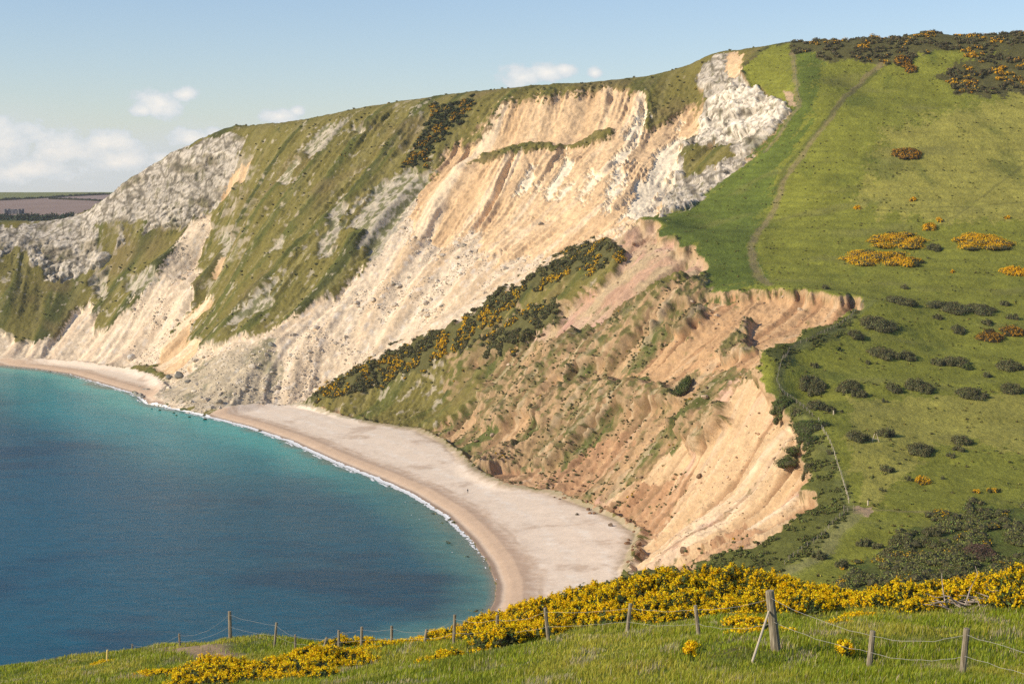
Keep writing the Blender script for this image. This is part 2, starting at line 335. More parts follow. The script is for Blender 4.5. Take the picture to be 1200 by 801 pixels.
def leaf_mat(name, rough=.6, trans=.25, spec=.2):
    m, nt, b = mat_new(name, rough, spec); L = nt.links
    a = N(nt, 'ShaderNodeAttribute', attribute_name='Col'); L.new(a.outputs['Color'], b.inputs['Base Color'])
    if trans:
        tr = N(nt, 'ShaderNodeBsdfTranslucent'); mx = N(nt, 'ShaderNodeMixShader'); mx.inputs[0].default_value = trans
        L.new(a.outputs['Color'], tr.inputs['Color']); L.new(b.outputs[0], mx.inputs[1]); L.new(tr.outputs[0], mx.inputs[2]); L.new(mx.outputs[0], nt.nodes['Material Output'].inputs['Surface'])
    return m
M_CLIFF = ground_mat('eroded_cliff_rock', (.3, 1.1), .16, .38, .9, .8)
M_HILL = ground_mat('hill_turf', (.08, .7), .22, .8, .8, .8)
M_BEACH = ground_mat('shingle', (.12, 1.5), .07, .3, 2.0, .15)
M_FGH = ground_mat('meadow_soil', (.5, 3), .2, .6, 6, .1)
M_FAR = ground_mat('farmland', (.004, .03), .1, 0, 1, 1)
M_LEAF = leaf_mat('leaves', .7, .15, .12); M_GORSE = leaf_mat('gorse_needles', .65, .1, .15); M_FLOWER = leaf_mat('gorse_flower', .6, .3, .15); M_GRASS = leaf_mat('grass_blades', .55, .35, .25)
M_ROCKS = ground_mat('loose_rock', (.8,), .15, .3, 3, .1)

# ---------------------------------------------------------------- the land mesh (fan of cells, about one picture dot each)
cpx = np.concatenate([np.arange(-1100, -190, 14), np.arange(-190, 1391, 1.25), np.arange(1391, 2400, 14)])
rows_n = np.concatenate([np.linspace(-14, 28, 30)[:-1], np.arange(28, 118, .45), np.arange(118, 380, 6)]); rows_f = np.arange(1310, 1600, 6)
yy_ = np.arange(380, 1310.01, .75); ax_ = (cpx[None] - 600) / F * yy_[:, None]; hz_ = samp(MAIN, ax_, yy_[:, None] + ax_ * 0); _, py_ = proj(ax_, yy_[:, None], hz_)
ms_ = np.abs(np.diff(py_, axis=0)) / 1.05 + .75 / 2.4
kk = np.ones(41) / 41; ms_ = np.apply_along_axis(lambda r: np.convolve(np.pad(r, 20, mode='edge'), kk, 'valid'), 1, ms_)   # rows crowd together where the ground stands steep
cs_ = np.vstack([np.zeros((1, len(cpx))), np.cumsum(ms_, 0)]); NMID = 1000
mid = np.stack([np.interp(np.linspace(0, cs_[-1, k], NMID, endpoint=False), cs_[:, k], yy_) for k in range(len(cpx))], 1)
LY = np.concatenate([np.repeat(rows_n[:, None], len(cpx), 1), mid, np.repeat(rows_f[:, None], len(cpx), 1)], 0); NN = len(rows_n)
LX = (cpx[None, :] - 600) / F * np.maximum(LY, 45)
shp = LX.shape
LZ = height(LX, LY)
PX, PY = proj(LX, np.maximum(LY, 1), LZ)
slope = samp(SL, LX, LY); 
vis = np.zeros(shp, bool); ang = (LZ - H) / np.maximum(LY, 1); mx = np.maximum.accumulate(np.where(LY > 15, ang, -9), 0); vis = ang >= mx - .004
print('classify', shp)
Wc = classify(PX.ravel(), PY.ravel(), LX.ravel(), LY.ravel(), samp(LIC_B, LX, LY).ravel(), samp(LIC_C, LX, LY).ravel()).reshape(shp + (len(KINDS),))
Wc[~vis] = 0; Wc[~vis, KIDX['grass']] = 1
def K(*ks): return sum(Wc[..., KIDX[k]] for k in ks)
# distance to the waterline and to the back of the beach
def dist_line(x, y, line):
    d = np.full(x.shape, 1e9)
    for a, b in zip(line[:-1], line[1:]):
        vx, vy = b[0] - a[0], b[1] - a[1]; t = np.clip(((x - a[0]) * vx + (y - a[1]) * vy) / (vx * vx + vy * vy), 0, 1)
        d = np.minimum(d, np.hypot(x - a[0] - t * vx, y - a[1] - t * vy))
    return d
SD = dist_line(GXX, GYY, SHORE)
def inside(x, y, poly):
    c = np.zeros(x.shape, bool)
    for i in range(len(poly)):
        xa, ya = poly[i][:2]; xb, yb = poly[i - 1][:2]
        if ya != yb: c ^= ((ya > y) != (yb > y)) & (x < (xb - xa) * (y - ya) / (yb - ya) + xa)
    return c
SEAPOLY = SHORE + [(-3000, 300, 0), (-3000, 1300, 0), (-700, 1260, 0)]
BEACHPOLY = SHORE + BACK[::-1]
gsea = inside(GXX, GYY, SEAPOLY); SDS = np.where(gsea, -SD, SD)
gbeach = inside(GXX, GYY, BEACHPOLY).astype(float)
shd = samp(SDS, LX, LY); beach = (samp(gbeach, LX + fbm(LX/6, LY/6, 5, 3) * 1.5, LY + fbm(LX/6, LY/6, 6, 3) * 1.5) > .5) & (LY > 400)
sea_l = (shd < -.5) & (LY > 300)
# relief
def worley(x, y, seed):
    ix = np.floor(x); iy = np.floor(y); f1 = np.full(x.shape, 9.); f2 = f1.copy(); cid = np.zeros(x.shape)
    for ox in (-1, 0, 1):
        for oy in (-1, 0, 1):
            h = hash2(ix + ox, iy + oy, seed); jx = (h & 1023) / 1023.; jy = ((h >> 10) & 1023) / 1023.
            d_ = np.hypot(ix + ox + jx - x, iy + oy + jy - y); nw = d_ < f1; f2 = np.where(nw, f1, np.minimum(f2, d_)); cid = np.where(nw, ((h >> 20) & 255) / 255., cid); f1 = np.where(nw, d_, f1)
    return f1, f2, cid
rk = (LY > 380) & vis & ((Wc[..., KIDX['rock']] + Wc[..., KIDX['whiterock']] + Wc[..., KIDX['scree']] + Wc[..., KIDX['debris']] + Wc[..., KIDX['mixrock']] + Wc[..., KIDX['orange']]) > .5)
W1 = np.zeros(shp); WE = np.ones(shp); WC = np.full(shp, .5); W2 = np.zeros(shp); WC2 = np.full(shp, .5)
xr, yr, zr = LX[rk], LY[rk], LZ[rk]; wj = fbm(xr / 9, (yr + zr) / 9, 5, 3) * .6
ur = xr * .8 - yr * .25
a_, b_2, c_ = worley(ur / 6.5 + wj, (zr * 1.2 + yr * .25) / 5.0 + wj, 41); W1[rk] = 1 - a_; WE[rk] = b_2 - a_; WC[rk] = c_
WE3 = np.ones(shp); WC3 = np.full(shp, .5); a_, b_2, c_ = worley(ur / 17 + wj * 1.3, (zr * 1.2 + yr * .25) / 12 + wj * 1.3, 47); WE3[rk] = b_2 - a_; WC3[rk] = c_
a_, b_2, c_ = worley(ur / 2.4 + wj * 1.5, (zr * 1.2 + yr * .25) / 2.1, 42); W2[rk] = 1 - a_; WC2[rk] = c_
a1, b1, c1 = samp(LIC_A, LX, LY), samp(LIC_B, LX, LY), samp(LIC_C, LX, LY)
f1 = fbm(LX / 9, LY / 9, 61, 5, .55); f2 = fbm(LX / 2.6, LY / 2.6, 71, 3, .6); f3 = fbm(LX / 40, LY / 40, 81, 3)
rid = 1 - 2 * np.abs(fbm(LX / 7, (LY + LZ) / 7, 91, 3, .6)); 
rocky = K('rock', 'whiterock'); loose = K('scree', 'debris', 'mixrock'); scar = K('orange', 'palescar', 'orange2', 'cream', 'pink', 'redearth', 'slump'); rgh = K('rough', 'mixveg')
turf = K('grass', 'dkgrass', 'edge_grass', 'ltgrass', 'path', 'paleath', 'scrubg')
def soft(a):
    p = a.copy()
    for _ in range(3):
        p = (p + np.roll(p, 1, 0) + np.roll(p, -1, 0) + np.roll(p, 1, 1) + np.roll(p, -1, 1)) / 5
    return p
rocky_s, loose_s, scar_s, rgh_s, turf_s = map(soft, (rocky, loose, scar, rgh, turf))
far = ss(380, 420, LY) * (1 - ss(1330, 1450, LY)); inl = ss(3, 22, shd) * far * (1 - .999 * beach)
crestfade = 1.0
tw = turf.copy()
for _ in range(40): tw[1:-1, 1:-1] = (tw[2:, 1:-1] + tw[:-2, 1:-1] + tw[1:-1, 2:] + tw[1:-1, :-2]) / 4
edgef = 1 - .75 * ss(.0, .25, tw)
lipf = 1 - K('orange') * .4; pm = .12 + 1.15 * ss(-.25, .4, fbm(LX / 26, LY / 26, 131, 3)); sb = (.75 - np.abs(b1)) * 1.5; sc = (.75 - np.abs(c1)) * 1.5; wn = RNG.normal(0, 1, shp); rg = (.30 - np.abs(fbm(LX / 6, (LY + .6 * LZ) / 6, 151, 4, .6))) * 3.2; mvk = soft(K('mixveg'))
dz = inl * (rocky_s * (1.5 * f1 + 1.2 * (rid - .5) + .35 * b1 + .6 * f2 + 2.2 * (WC - .5) * ss(.02, .16, WE) + 5.0 * (WC3 - .5) * ss(.01, .09, WE3) + .4 * W2 + .5 * (WC2 - .5) + 3.0 * fbm(LX / 22, LY / 22, 141, 3) + .1 * wn) + loose_s * (1.2 * f1 + .40 * b1 + .25 * c1 + .30 * f2 + 1.0 * a1 + .45 * (WC - .5) * W1 + .40 * W2 * WC2 + .05 * wn - 3)
            + scar_s * edgef * (1.0 * a1 + pm * (.85 * sb + .35 * b1 + .45 * sc) + 1.2 * f1 + (.35 + .5 * K('slump', 'redearth')) * rg + .40 * f2 + .06 * wn) - 4.5 * lipf * np.minimum(1, scar_s) + (.45 + .55 * ss(120, 330, PX)) * rgh_s * (1.05 * a1 + pm * (.75 * sb + .3 * b1 + .35 * sc) + 1.2 * f1 + (.5 + .8 * mvk) * rg + .9 * f2 + .08 * wn)
            + K('scrub') * .8 * f1 + turf_s * (1.0 * f3 + .34 * f1 + .18 * f2 + .16 * np.sin(LZ * 2.1 + 3 * f1 + LX / 25)))
skyl = ss(30, 5, np.abs(LY - np.interp(PX, [p[0] for p in CREST], [p[2] for p in CREST])))
bb_ = beach.astype(float)
for _ in range(14): bb_[1:-1, 1:-1] = (bb_[2:, 1:-1] + bb_[:-2, 1:-1] + bb_[1:-1, 2:] + bb_[1:-1, :-2]) / 4
dz *= (1 - .75 * skyl) * np.where(beach, 1, 1 - ss(0, .35, bb_))
# stepped rock ledges in the chalk
led = np.sin(LZ / 2.3 + 2.2 * f1 + LX / 40); dz += inl * rocky_s * .35 * led
fgm = 1 - ss(100, 125, LY); dz += fgm * (.22 * fbm(LX / 3.2, LY / 3.2, 44, 4) + .05 * fbm(LX / .6, LY / .6, 45, 2))
bz = ss(0, 3, shd) * beach
bermd = samp(SD, LX, LY)
dz += beach * (.5 * ss(3, 6, shd) * ss(14, 8, shd) + .12 * f1)
sea_low = np.where(sea_l, np.minimum(-.6, shd * .08), 0)
gnx, gny = samp(gxv, LX, LY), samp(gyv, LX, LY); gl = np.sqrt(1 + gnx ** 2 + gny ** 2); push = far * (1 - beach) * inl
DZ = dz / np.where(push > 0, 1, 1); Z = LZ + DZ * (1 - push + push / gl); LX0, LY0 = LX, LY
LX = LX - DZ * push * gnx / gl; LY = LY - DZ * push * gny / gl
BDs = samp(dist_line(GXX, GYY, BACK), LX0, LY0); tb = ss(10, 1, BDs + 1.2 * f1)
Zb = -.3 + .16 * np.clip(shd, 0, 9) + 1.9 * ss(9, 55, shd) + .12 * f1 + .3 * ss(3, 6, shd) * ss(14, 8, shd)
Z = np.where(beach, Zb * (1 - tb) + np.maximum(np.minimum(LZ, 4.5), Zb) * tb, Z)
Z = np.where(sea_l, np.minimum(Z, sea_low), Z)
Z = np.where((shd > .5) & (LY > 300), np.maximum(Z, .12), Z)
def ground(x, y):
    """height of the finished land surface"""
    x = np.atleast_1d(np.asarray(x, float)); y = np.atleast_1d(np.asarray(y, float)); c = np.interp(x / np.maximum(y, 45) * F + 600, cpx, np.arange(len(cpx))); j = np.clip(c.astype(int), 0, len(cpx) - 2); v = c - j; out = np.zeros(len(x))
    n = y < 374
    if n.any():
        r = np.interp(y[n], rows_n, np.arange(NN)); i = np.clip(r.astype(int), 0, NN - 2); u = r - i; q, w_ = j[n], v[n]
        out[n] = (Z[i, q] * (1 - w_) + Z[i, q+1] * w_) * (1 - u) + (Z[i+1, q] * (1 - w_) + Z[i+1, q+1] * w_) * u
    for k in np.nonzero(~n)[0]: out[k] = np.interp(y[k], LY0[:, j[k]], Z[:, j[k]]) * (1 - v[k]) + np.interp(y[k], LY0[:, j[k] + 1], Z[:, j[k] + 1]) * v[k]
    return out
PX2, PY2 = proj(LX, np.maximum(LY, 1), Z)
def locate(px, py, ymin=380):
    """first land point met by a sight line"""
    j = int(np.clip(np.searchsorted(cpx, px), 0, len(cpx) - 1)); col = PY2[:, j]; r0 = np.searchsorted(LY0[:, j], ymin)
    idx = np.nonzero(col[r0:] <= py)[0]
    i = r0 + (idx[0] if len(idx) else len(col) - r0 - 1)
    return float(LX[i, j]), float(LY[i, j]), float(Z[i, j])

# ---------------------------------------------------------------- colours of the ground cover
C = sum(Wc[..., i, None] * np.array(ALB[k], np.float32) for i, k in enumerate(KINDS))
def mixc(C, col, m): return C * (1 - m[..., None]) + np.array(col, np.float32) * m[..., None]
patch = fbm(LX / 22, LY / 22, 301, 4); small = fbm(LX / 4, LY / 4, 311, 4, .6); tiny = fbm(LX / 1.3, LY / 1.3, 321, 2)
C *= (1 + .10 * patch + .10 * small + .08 * tiny + .05 * wn * far)[..., None]
# chalk: lichen, joints, plants on ledges
joint = ss(.80, .97, 1 - np.abs(fbm(LX / 11, (LY * .6 + LZ) / 11, 411, 3, .6)) * 1.6)
C = mixc(C, (.17,.145,.095), rocky * .55 * joint); C = mixc(C, (.15,.14,.06), rocky * ss(.2, .42, small + .35 * patch) * .7)
lw = np.zeros(shp); lw += (PX < 300) * rocky

C = mixc(C, (.62,.56,.48), rocky * ss(.15, .5, -small) * .35)
bk = fbm(LX / 30 + 3, LZ / 16, 445, 4, .6); C = mixc(C, (.26,.205,.12), K('rock') * (PX < 300) * ss(.08, .35, bk) * .6); C = mixc(C, (.10,.10,.04), K('rock') * ss(.25, .45, bk + .3 * small) * .6)
C = mixc(C, (.10,.085,.06), K('rock') * ss(.72, .93, 1 - np.abs(fbm(LX / 17, LZ / 22, 447, 3, .55)) * 3) * .7)
C = mixc(C, (.13,.11,.075), K('rock', 'whiterock') * ss(.10, .02, WE) * .65 * ss(-.3, .2, small + .2)); C *= (1 + (rk * .16 * (WC2 - .5) + rk * .16 * (WC - .5)))[..., None]
C = mixc(C, (.12,.10,.07), K('rock', 'whiterock') * ss(.07, .015, WE3) * .8); C *= (1 + (rk * K('rock', 'whiterock') * .22 * (WC3 - .5)))[..., None]
# rough slopes: straw / green / dark / bare
C = mixc(C, (.085,.100,.024), rgh * ss(-.1, 1.1, a1 + .6 * patch) * .75); C = mixc(C, (.24,.205,.075), rgh * ss(.3, 1.5, -b1 + .5 * c1) * .7); C = mixc(C, (.055,.060,.022), rgh * ss(1.1, 2.0, a1 + .5 * b1) * .7)
C = mixc(C, (.04,.05,.02), rgh * ss(.28, .5, small + .25 * patch) * .65)
C = mixc(C, (.38,.31,.22), rgh * ss(.55, .8, fbm(LX / 8, LY / 8, 433, 4, .65) * 1.2 + .12 * c1) * .8)
# loose chalk
C = mixc(C, (.54,.365,.20), K('scree') * (PX > 240) * ss(.0, 1.2, a1 + .5 * b1 + 1.2 * patch) * (.25 + .5 * ss(400, 270, PY))); C = mixc(C, (.66,.60,.52), loose * ss(.1, .45, small + .1 * c1) * .55)
C = mixc(C, (.40,.335,.235), loose * ss(.2, .5, -small + .1 * b1) * .4); C = mixc(C, (.14,.14,.05), K('mixrock') * ss(-.12, .2, small - .1 * b1) * .9)
C = mixc(C, (.13,.13,.05), K('debris') * ss(.1, .4, patch + small * .5) * .6)
C = mixc(C, (.62,.45,.30), K('scree') * (PX < 250) * ss(.2, 1.2, b1) * .5)
# sands and clays
C = mixc(C, (.53,.35,.19), K('orange') * ss(-.1, 1.8, -a1 + .5 * b1 + patch) * .7); C = mixc(C, (.80,.64,.44), K('orange', 'cream') * ss(.3, 1.5, a1 - .3 * b1 + .4 * c1) * .7)
C = mixc(C, (.38,.20,.10), K('cream', 'orange2') * ss(.1, 1.3, -b1 + .5 * c1 + patch) * .6); C = mixc(C, (.58,.36,.29), K('cream', 'pink') * ss(.1, .5, patch) * .6)
mv = K('mixveg'); C = mixc(C, (.44,.29,.16), mv * ss(.0, .36, small + .25 * b1 - .25 * patch) * .9); C = mixc(C, (.17,.12,.07), mv * ss(.25, .6, -small + .15 * a1) * .6)
C = mixc(C, (.50,.27,.20), K('pink') * ss(-.1, .3, fbm(LX / 15, LY / 15, 555, 2)) * .5)
sl = K('slump'); C = mixc(C, (.11,.12,.035), sl * ss(-.35, .35, small * .8 + .35 * a1 + .3 * patch)); C = mixc(C, (.50,.33,.18), sl * ss(.6, 1.7, b1 - .6 * a1) * .8)
C = mixc(C, (.11,.115,.035), K('cream', 'orange2', 'pink', 'redearth') * ss(.30, .52, small * .9 + .18 * patch + .1 * c1) * .75)
C = mixc(C, (.56,.38,.21), K('redearth') * ss(.4, 1.5, c1 + .5 * b1) * .6)
# turf
tf = K('grass', 'ltgrass', 'dkgrass', 'edge_grass')
C = mixc(C, (.060,.088,.020), tf * ss(.12, .45, fbm(LX / 30, LY / 75, 601, 5, .6)) * .5); C = mixc(C, (.20,.19,.055), tf * ss(.15, .5, fbm(LX / 45, LY / 20, 611, 4)) * .5)
C = mixc(C, (.05,.065,.02), tf * ss(.38, .55, fbm(LX / 5, LY / 5, 621, 4, .65)) * .5)
C = mixc(C, (.11,.14,.03), K('scrubg') * ss(-.1, .3, small))
# what the finished steepness lays bare: earth on the broken lip, rock where the grass cannot hold
e1 = np.stack([np.gradient(LX, axis=1), np.gradient(LY, axis=1), np.gradient(Z, axis=1)], -1); e2 = np.stack([np.gradient(LX, axis=0), np.gradient(LY, axis=0), np.gradient(Z, axis=0)], -1)
nn = np.cross(e1, e2); nzn_ = np.abs(nn[..., 2]) / (np.linalg.norm(nn, axis=-1) + 1e-9); nzn_ = soft(nzn_)
lip = (tw < .97) * (LY > 385) * (LY < 1000)
C = mixc(C, (.46,.31,.17), turf * lip * ss(.74, .60, nzn_ + .12 * small)); C = mixc(C, (.42,.35,.25), rgh * (PX < 520) * (LY > 385) * ss(.44, .30, nzn_ + .2 * small) * .8); C = mixc(C, (.43,.29,.17), rgh * (PX >= 520) * (LY > 385) * ss(.52, .36, nzn_ + .2 * small) * .7)
lowc = (PX < 520) * rgh; oc = fbm(LX / 6, LY / 6, 471, 4, .65); C = mixc(C, (.45,.385,.28), lowc * ss(.27, .42, oc + .30 * fbm(LX / 45, LY / 45, 472, 2)) * .75)
C = mixc(C, (.20,.145,.065), rgh * ss(.08, .45, fbm(LX / 35, LY / 35, 473, 3)) * .5)
er = K('slump', 'mixveg', 'redearth', 'orange2') + .6 * K('cream'); C = mixc(C, (.20,.12,.065), er * ss(.25, 1.3, c1 - .5 * b1 + 1.0 * small) * .6); C = mixc(C, (.55,.42,.27), er * ss(.6, 1.5, -c1 + 1.2 * patch) * .5)
def worn(line, w, col, amt):  # tints a line on the ground: trodden paths, also painted fence shade
    global C
    wl = [locate(*p) for p in line]; m = (LY > 380)
    d = np.full(shp, 1e3); xs, ys = LX[m], LY[m]; d[m] = dist_line(xs + fbm(xs/9, ys/9, 3, 2) * 1.5, ys, wl)
    C = mixc(C, col, (turf + rgh + K('scrub') > .5) * ss(w, w * .35, d) * amt * (.75 + .5 * small))
worn([(1030,75),(1008,92),(985,115),(970,140),(950,163),(932,190),(916,212),(908,240),(890,268),(879,292),(883,312),(902,334)], 2.6, (.25,.19,.10), .85)
worn([(1022,84),(1002,103),(975,130),(942,168),(920,196),(905,228)], 2.0, (.06,.075,.025), .6)
worn([(925,62),(927,85),(930,105),(933,125),(915,150),(895,178)], 2.0, (.30,.22,.13), .6)
worn([(905,258),(1000,250),(1100,243),(1200,236)], 1.2, (.06,.065,.025), .45)
worn([(1100,265),(1150,230),(1200,190)], 1.0, (.07,.07,.03), .4)
worn([(1012,353),(998,372),(978,385),(960,394),(940,403),(926,412),(916,430),(912,447),(918,460),(932,470),(948,482),(958,492)], 2.1, (.055,.060,.025), .85)  # shade of fence and growth painted as a dark strip on the turf
worn([(1003,602),(988,618),(976,632),(968,648),(940,665),(915,676)], 4.5, (.27,.26,.085), .75)
worn([(1025,352),(960,400),(930,412),(916,445),(925,470),(960,505),(985,550),(1003,598)], 2.2, (.19,.20,.065), .6)
worn([(1015,598),(1100,600),(1135,604)], 1.0, (.33,.24,.14), .5)
# beach
bw = samp(SDS, LX, LY); wob = 3 * fbm(LX / 25, LY / 25, 71, 3)
BC = np.zeros(shp + (3,), np.float32) + np.array((.80,.665,.52), np.float32)
BC = mixc(BC, (.60,.435,.30), ss(20, 9, bw + wob * .8 + 6 * small) * ss(2, 4.5, bw)); BC = mixc(BC, (.44,.32,.22), ss(1.2, .4, np.abs(bw + wob * .4 - 15)) * .45 * ss(-.3, .2, patch))
BC = mixc(BC, (.38,.27,.19), ss(4.0, 1.8, bw)); 
strp = np.sin((bw + wob * 1.5) / 1.9); BC = mixc(BC, (.84,.76,.65), ss(.1, .9, strp * .5 + small) * ss(15, 20, bw) * .55); BC = mixc(BC, (.52,.39,.28), ss(.15, .5, patch + .4 * small) * ss(17, 24, bw) * .7)
BC *= (1 + .07 * small + .1 * tiny)[..., None]
BC = mixc(BC, (.45,.335,.22), (PX > 420) * ss(6.5, 2, BDs + 2.2 * small + 1.5 * f1) * .8); BC = mixc(BC, (.30,.26,.13), (PX > 340) * ss(3.2, 1, BDs + 3 * small) * .6)
bm = beach[..., None]; C = np.where(bm, BC, C)
# near meadow
fgc_ = np.zeros(shp + (3,), np.float32) + np.array((.12,.15,.025), np.float32)
fgc_ = mixc(fgc_, (.14,.11,.05), ss(.1, .4, fbm(LX / 2.5, LY / 2.5, 801, 4)) * .7)
def fgtrack(m): return dist_line(LX[m], LY[m], [at(275,771,69), at(250,768,72), at(225,764,77), at(205,760,82), at(190,760,86)])
mfg = LY < 120; td = np.full(shp, 99.); td[mfg] = fgtrack(mfg); TRK = ss(1.5, .5, td + .3 * fbm(LX, LY, 3, 2)); fgc_ = mixc(fgc_, (.34,.24,.14), TRK)
C = np.where((LY < 118)[..., None], fgc_, C)
C = np.clip(C, .008, .85)

nr, nc = shp
idx = np.arange(nr * nc).reshape(shp)
Q = np.stack([idx[:-1, :-1], idx[:-1, 1:], idx[1:, 1:], idx[1:, :-1]], -1)
V = np.stack([LX, LY, Z], -1).reshape(-1, 3); Cf = C.reshape(-1, 3)
ymid = LY[:-1, :-1]; seaq = sea_l[:-1, :-1] & sea_l[1:, 1:]; bq = beach[:-1, :-1]; tq = (turf[:-1, :-1] + K('scrub')[:-1, :-1] * (PX[:-1, :-1] > 915)) > .5
nearq = ymid < 118; hidq = ~vis[:-1, :-1]
hill_q = ~nearq & ~bq & (tq | (hidq & (ymid > 118)))
cliff_q = ~nearq & ~bq & ~hill_q
def part_sheet(name, m, mat):
    q = Q[m & ~(seaq & ~bq & (shd[:-1, :-1] < -60))]; v, f, c = compact(V, q.reshape(-1, 4), Cf); return mesh_obj(name, v, f, mat, c, smooth=True, kind='structure')
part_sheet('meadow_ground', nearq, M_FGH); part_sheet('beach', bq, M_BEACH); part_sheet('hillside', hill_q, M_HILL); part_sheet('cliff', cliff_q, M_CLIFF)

# ---------------------------------------------------------------- far farmland
fr = np.concatenate([np.arange(1595, 4300, 15), np.geomspace(4300, 5600, 12)]); fp = np.arange(-400, 1600, 4.0)
FX = (fp[None] - 600) / F * fr[:, None]; FY = np.repeat(fr[:, None], len(fp), 1)
zedge = height(np.clip(FX, -630, 630) * 0 + np.clip((fp[None] - 600) / F * 1590, -630, 630), FY * 0 + 1590)
def farz(X, Y):
    return np.interp(Y, [1600, 2000, 2400, 2560, 3200, 4000, 4400, 5600, 14000], [66, 62, 71, 80, 92, 102.6, 103, 84, 60]) + 2.0 * fbm(X / 500, Y / 500, 3, 2) + (X + 1100) * .0015
FZ = farz(FX, FY); t = ss(1595, 1900, FY); FZ = zedge * (1 - t) + FZ * t
fpx, fpy = proj(FX, FY, FZ)
FCc = np.zeros(FX.shape + (3,), np.float32) + np.array((.30,.215,.17), np.float32)
fpxx = FX / FY * F + 600; hedgeY = 3230 + 4.4 * fpxx
FCc = mixc(FCc, (.20,.21,.07), (FY > hedgeY).astype(float)); FCc = mixc(FCc, (.10,.12,.04), ss(2540, 2480, FY))
FCc = mixc(FCc, (.34,.25,.21), ((FY > 3600 - 3.6 * fpxx) & (FY < hedgeY)).astype(float))
i2 = np.arange(FX.size).reshape(FX.shape); q = np.stack([i2[:-1, :-1], i2[:-1, 1:], i2[1:, 1:], i2[1:, :-1]], -1).reshape(-1, 4)
mesh_obj('far_farmland', np.stack([FX, FY, FZ], -1).reshape(-1, 3), q, M_FAR, FCc.reshape(-1, 3), smooth=True, kind='structure')

# ---------------------------------------------------------------- sea
m, nt, b = mat_new('sea_water', .25, .09); L = nt.links
a = N(nt, 'ShaderNodeAttribute', attribute_name='Col'); tc = N(nt, 'ShaderNodeTexCoord')
mp = N(nt, 'ShaderNodeMapping'); mp.inputs['Scale'].default_value = (.6, 1.0, 1); mp.inputs['Rotation'].default_value = (0, 0, .35); L.new(tc.outputs['Object'], mp.inputs['Vector'])
n1 = N(nt, 'ShaderNodeTexNoise'); n1.inputs['Scale'].default_value = .22; n1.inputs['Detail'].default_value = 8; n1.inputs['Roughness'].default_value = .72; L.new(mp.outputs[0], n1.inputs['Vector'])
n2 = N(nt, 'ShaderNodeTexNoise'); n2.inputs['Scale'].default_value = .03; n2.inputs['Detail'].default_value = 3; L.new(mp.outputs[0], n2.inputs['Vector'])
ma = N(nt, 'ShaderNodeMath', operation='MULTIPLY_ADD'); ma.inputs[1].default_value = 2.0; L.new(n2.outputs['Fac'], ma.inputs[0]); L.new(n1.outputs['Fac'], ma.inputs[2])
bp = N(nt, 'ShaderNodeBump'); bp.inputs['Strength'].default_value = .42; bp.inputs['Distance'].default_value = 1.1; L.new(ma.outputs[0], bp.inputs['Height']); L.new(bp.outputs[0], b.inputs['Normal'])
mr = N(nt, 'ShaderNodeMapRange'); mr.inputs[1].default_value = .3; mr.inputs[2].default_value = .7; mr.inputs[3].default_value = .78; mr.inputs[4].default_value = 1.22; L.new(n1.outputs['Fac'], mr.inputs[0])
vs = N(nt, 'ShaderNodeVectorMath', operation='SCALE'); L.new(a.outputs['Color'], vs.inputs[0]); L.new(mr.outputs[0], vs.inputs['Scale']); L.new(vs.outputs[0], b.inputs['Base Color'])
M_SEA = m
sr = np.concatenate([np.arange(200, 1300, 3.0)]); sp = np.arange(-260, 760, 3.0)
SX = (sp[None] - 600) / F * sr[:, None]; SY = np.repeat(sr[:, None], len(sp), 1); d = -samp(SDS, SX, SY) ; 
SC = np.zeros(SX.shape + (3,), np.float32) + np.array((.002,.096,.150), np.float32)
w1 = fbm(SX / 90, SY / 60, 31, 4); w2 = fbm(SX / 34, SY / 12, 33, 4)
dd = d + 14 * w1 + 5 * w2
SC = mixc(SC, (.002,.058,.105), ss(.0, .4, w1 + .35 * w2) * .85)
SC = mixc(SC, (.010,.25,.28), ss(110, 45, dd) * ss(650, 850, SY)); SC = mixc(SC, (.04,.38,.36), ss(38, 8, dd) * ss(560, 860, SY)); SC = mixc(SC, (.07,.22,.21), ss(26, 3, dd) * ss(860, 560, SY))
SC = mixc(SC, (.13,.22,.19), ss(9, 0, dd)); SC = mixc(SC, (.30,.24,.18), ss(2.5, -1, d) * .6)
i2 = np.arange(SX.size).reshape(SX.shape); q = np.stack([i2[:-1, :-1], i2[:-1, 1:], i2[1:, 1:], i2[1:, :-1]], -1)
msk = (d[:-1, :-1] > -8)
v_, f_, c_ = compact(np.stack([SX, SY, SX * 0], -1).reshape(-1, 3), q[msk].reshape(-1, 4), SC.reshape(-1, 3))
mesh_obj('sea', v_, f_, M_SEA, c_, smooth=True, kind='structure')
# surf: broken white lines of foam
m, nt, b = mat_new('foam', .8, .2); b.inputs['Base Color'].default_value = (.82, .83, .82, 1); M_FOAM = m
dens = interp_line(SHORE[1:24], .8); P = np.array(dens)[:, :2]; T = np.gradient(P, axis=0); 
for _ in range(60): T[1:-1] = (T[:-2] + T[1:-1] + T[2:]) / 3
T /= np.linalg.norm(T, axis=1)[:, None]; Nn = np.stack([T[:, 1], -T[:, 0]], 1)
off = np.arange(-2.2, 13, .35); s = np.arange(len(P)) * .8
FXX = P[:, None, :] + Nn[:, None, :] * off[None, :, None]
S2, O2 = np.meshgrid(s, off, indexing='ij'); tt = P[:, 1][:, None] + O2 * 0
strength = np.interp(tt, [490, 560, 620, 700, 900, 960, 1010, 1100, 1200], [.0, .25, .5, 1., 1., .45, .8, .4, .25])
edge = .8 * noise(S2 / 9, S2 * 0, 5) + .5 * noise(S2 / 3, S2 * 0, 6)
fo = (ss(.9, .3, np.abs(O2 - edge) / (1.1 + 1.0 * strength)) * strength > .35 + .35 * fbm(S2 / 2, O2 / 1.0, 7, 3)) 
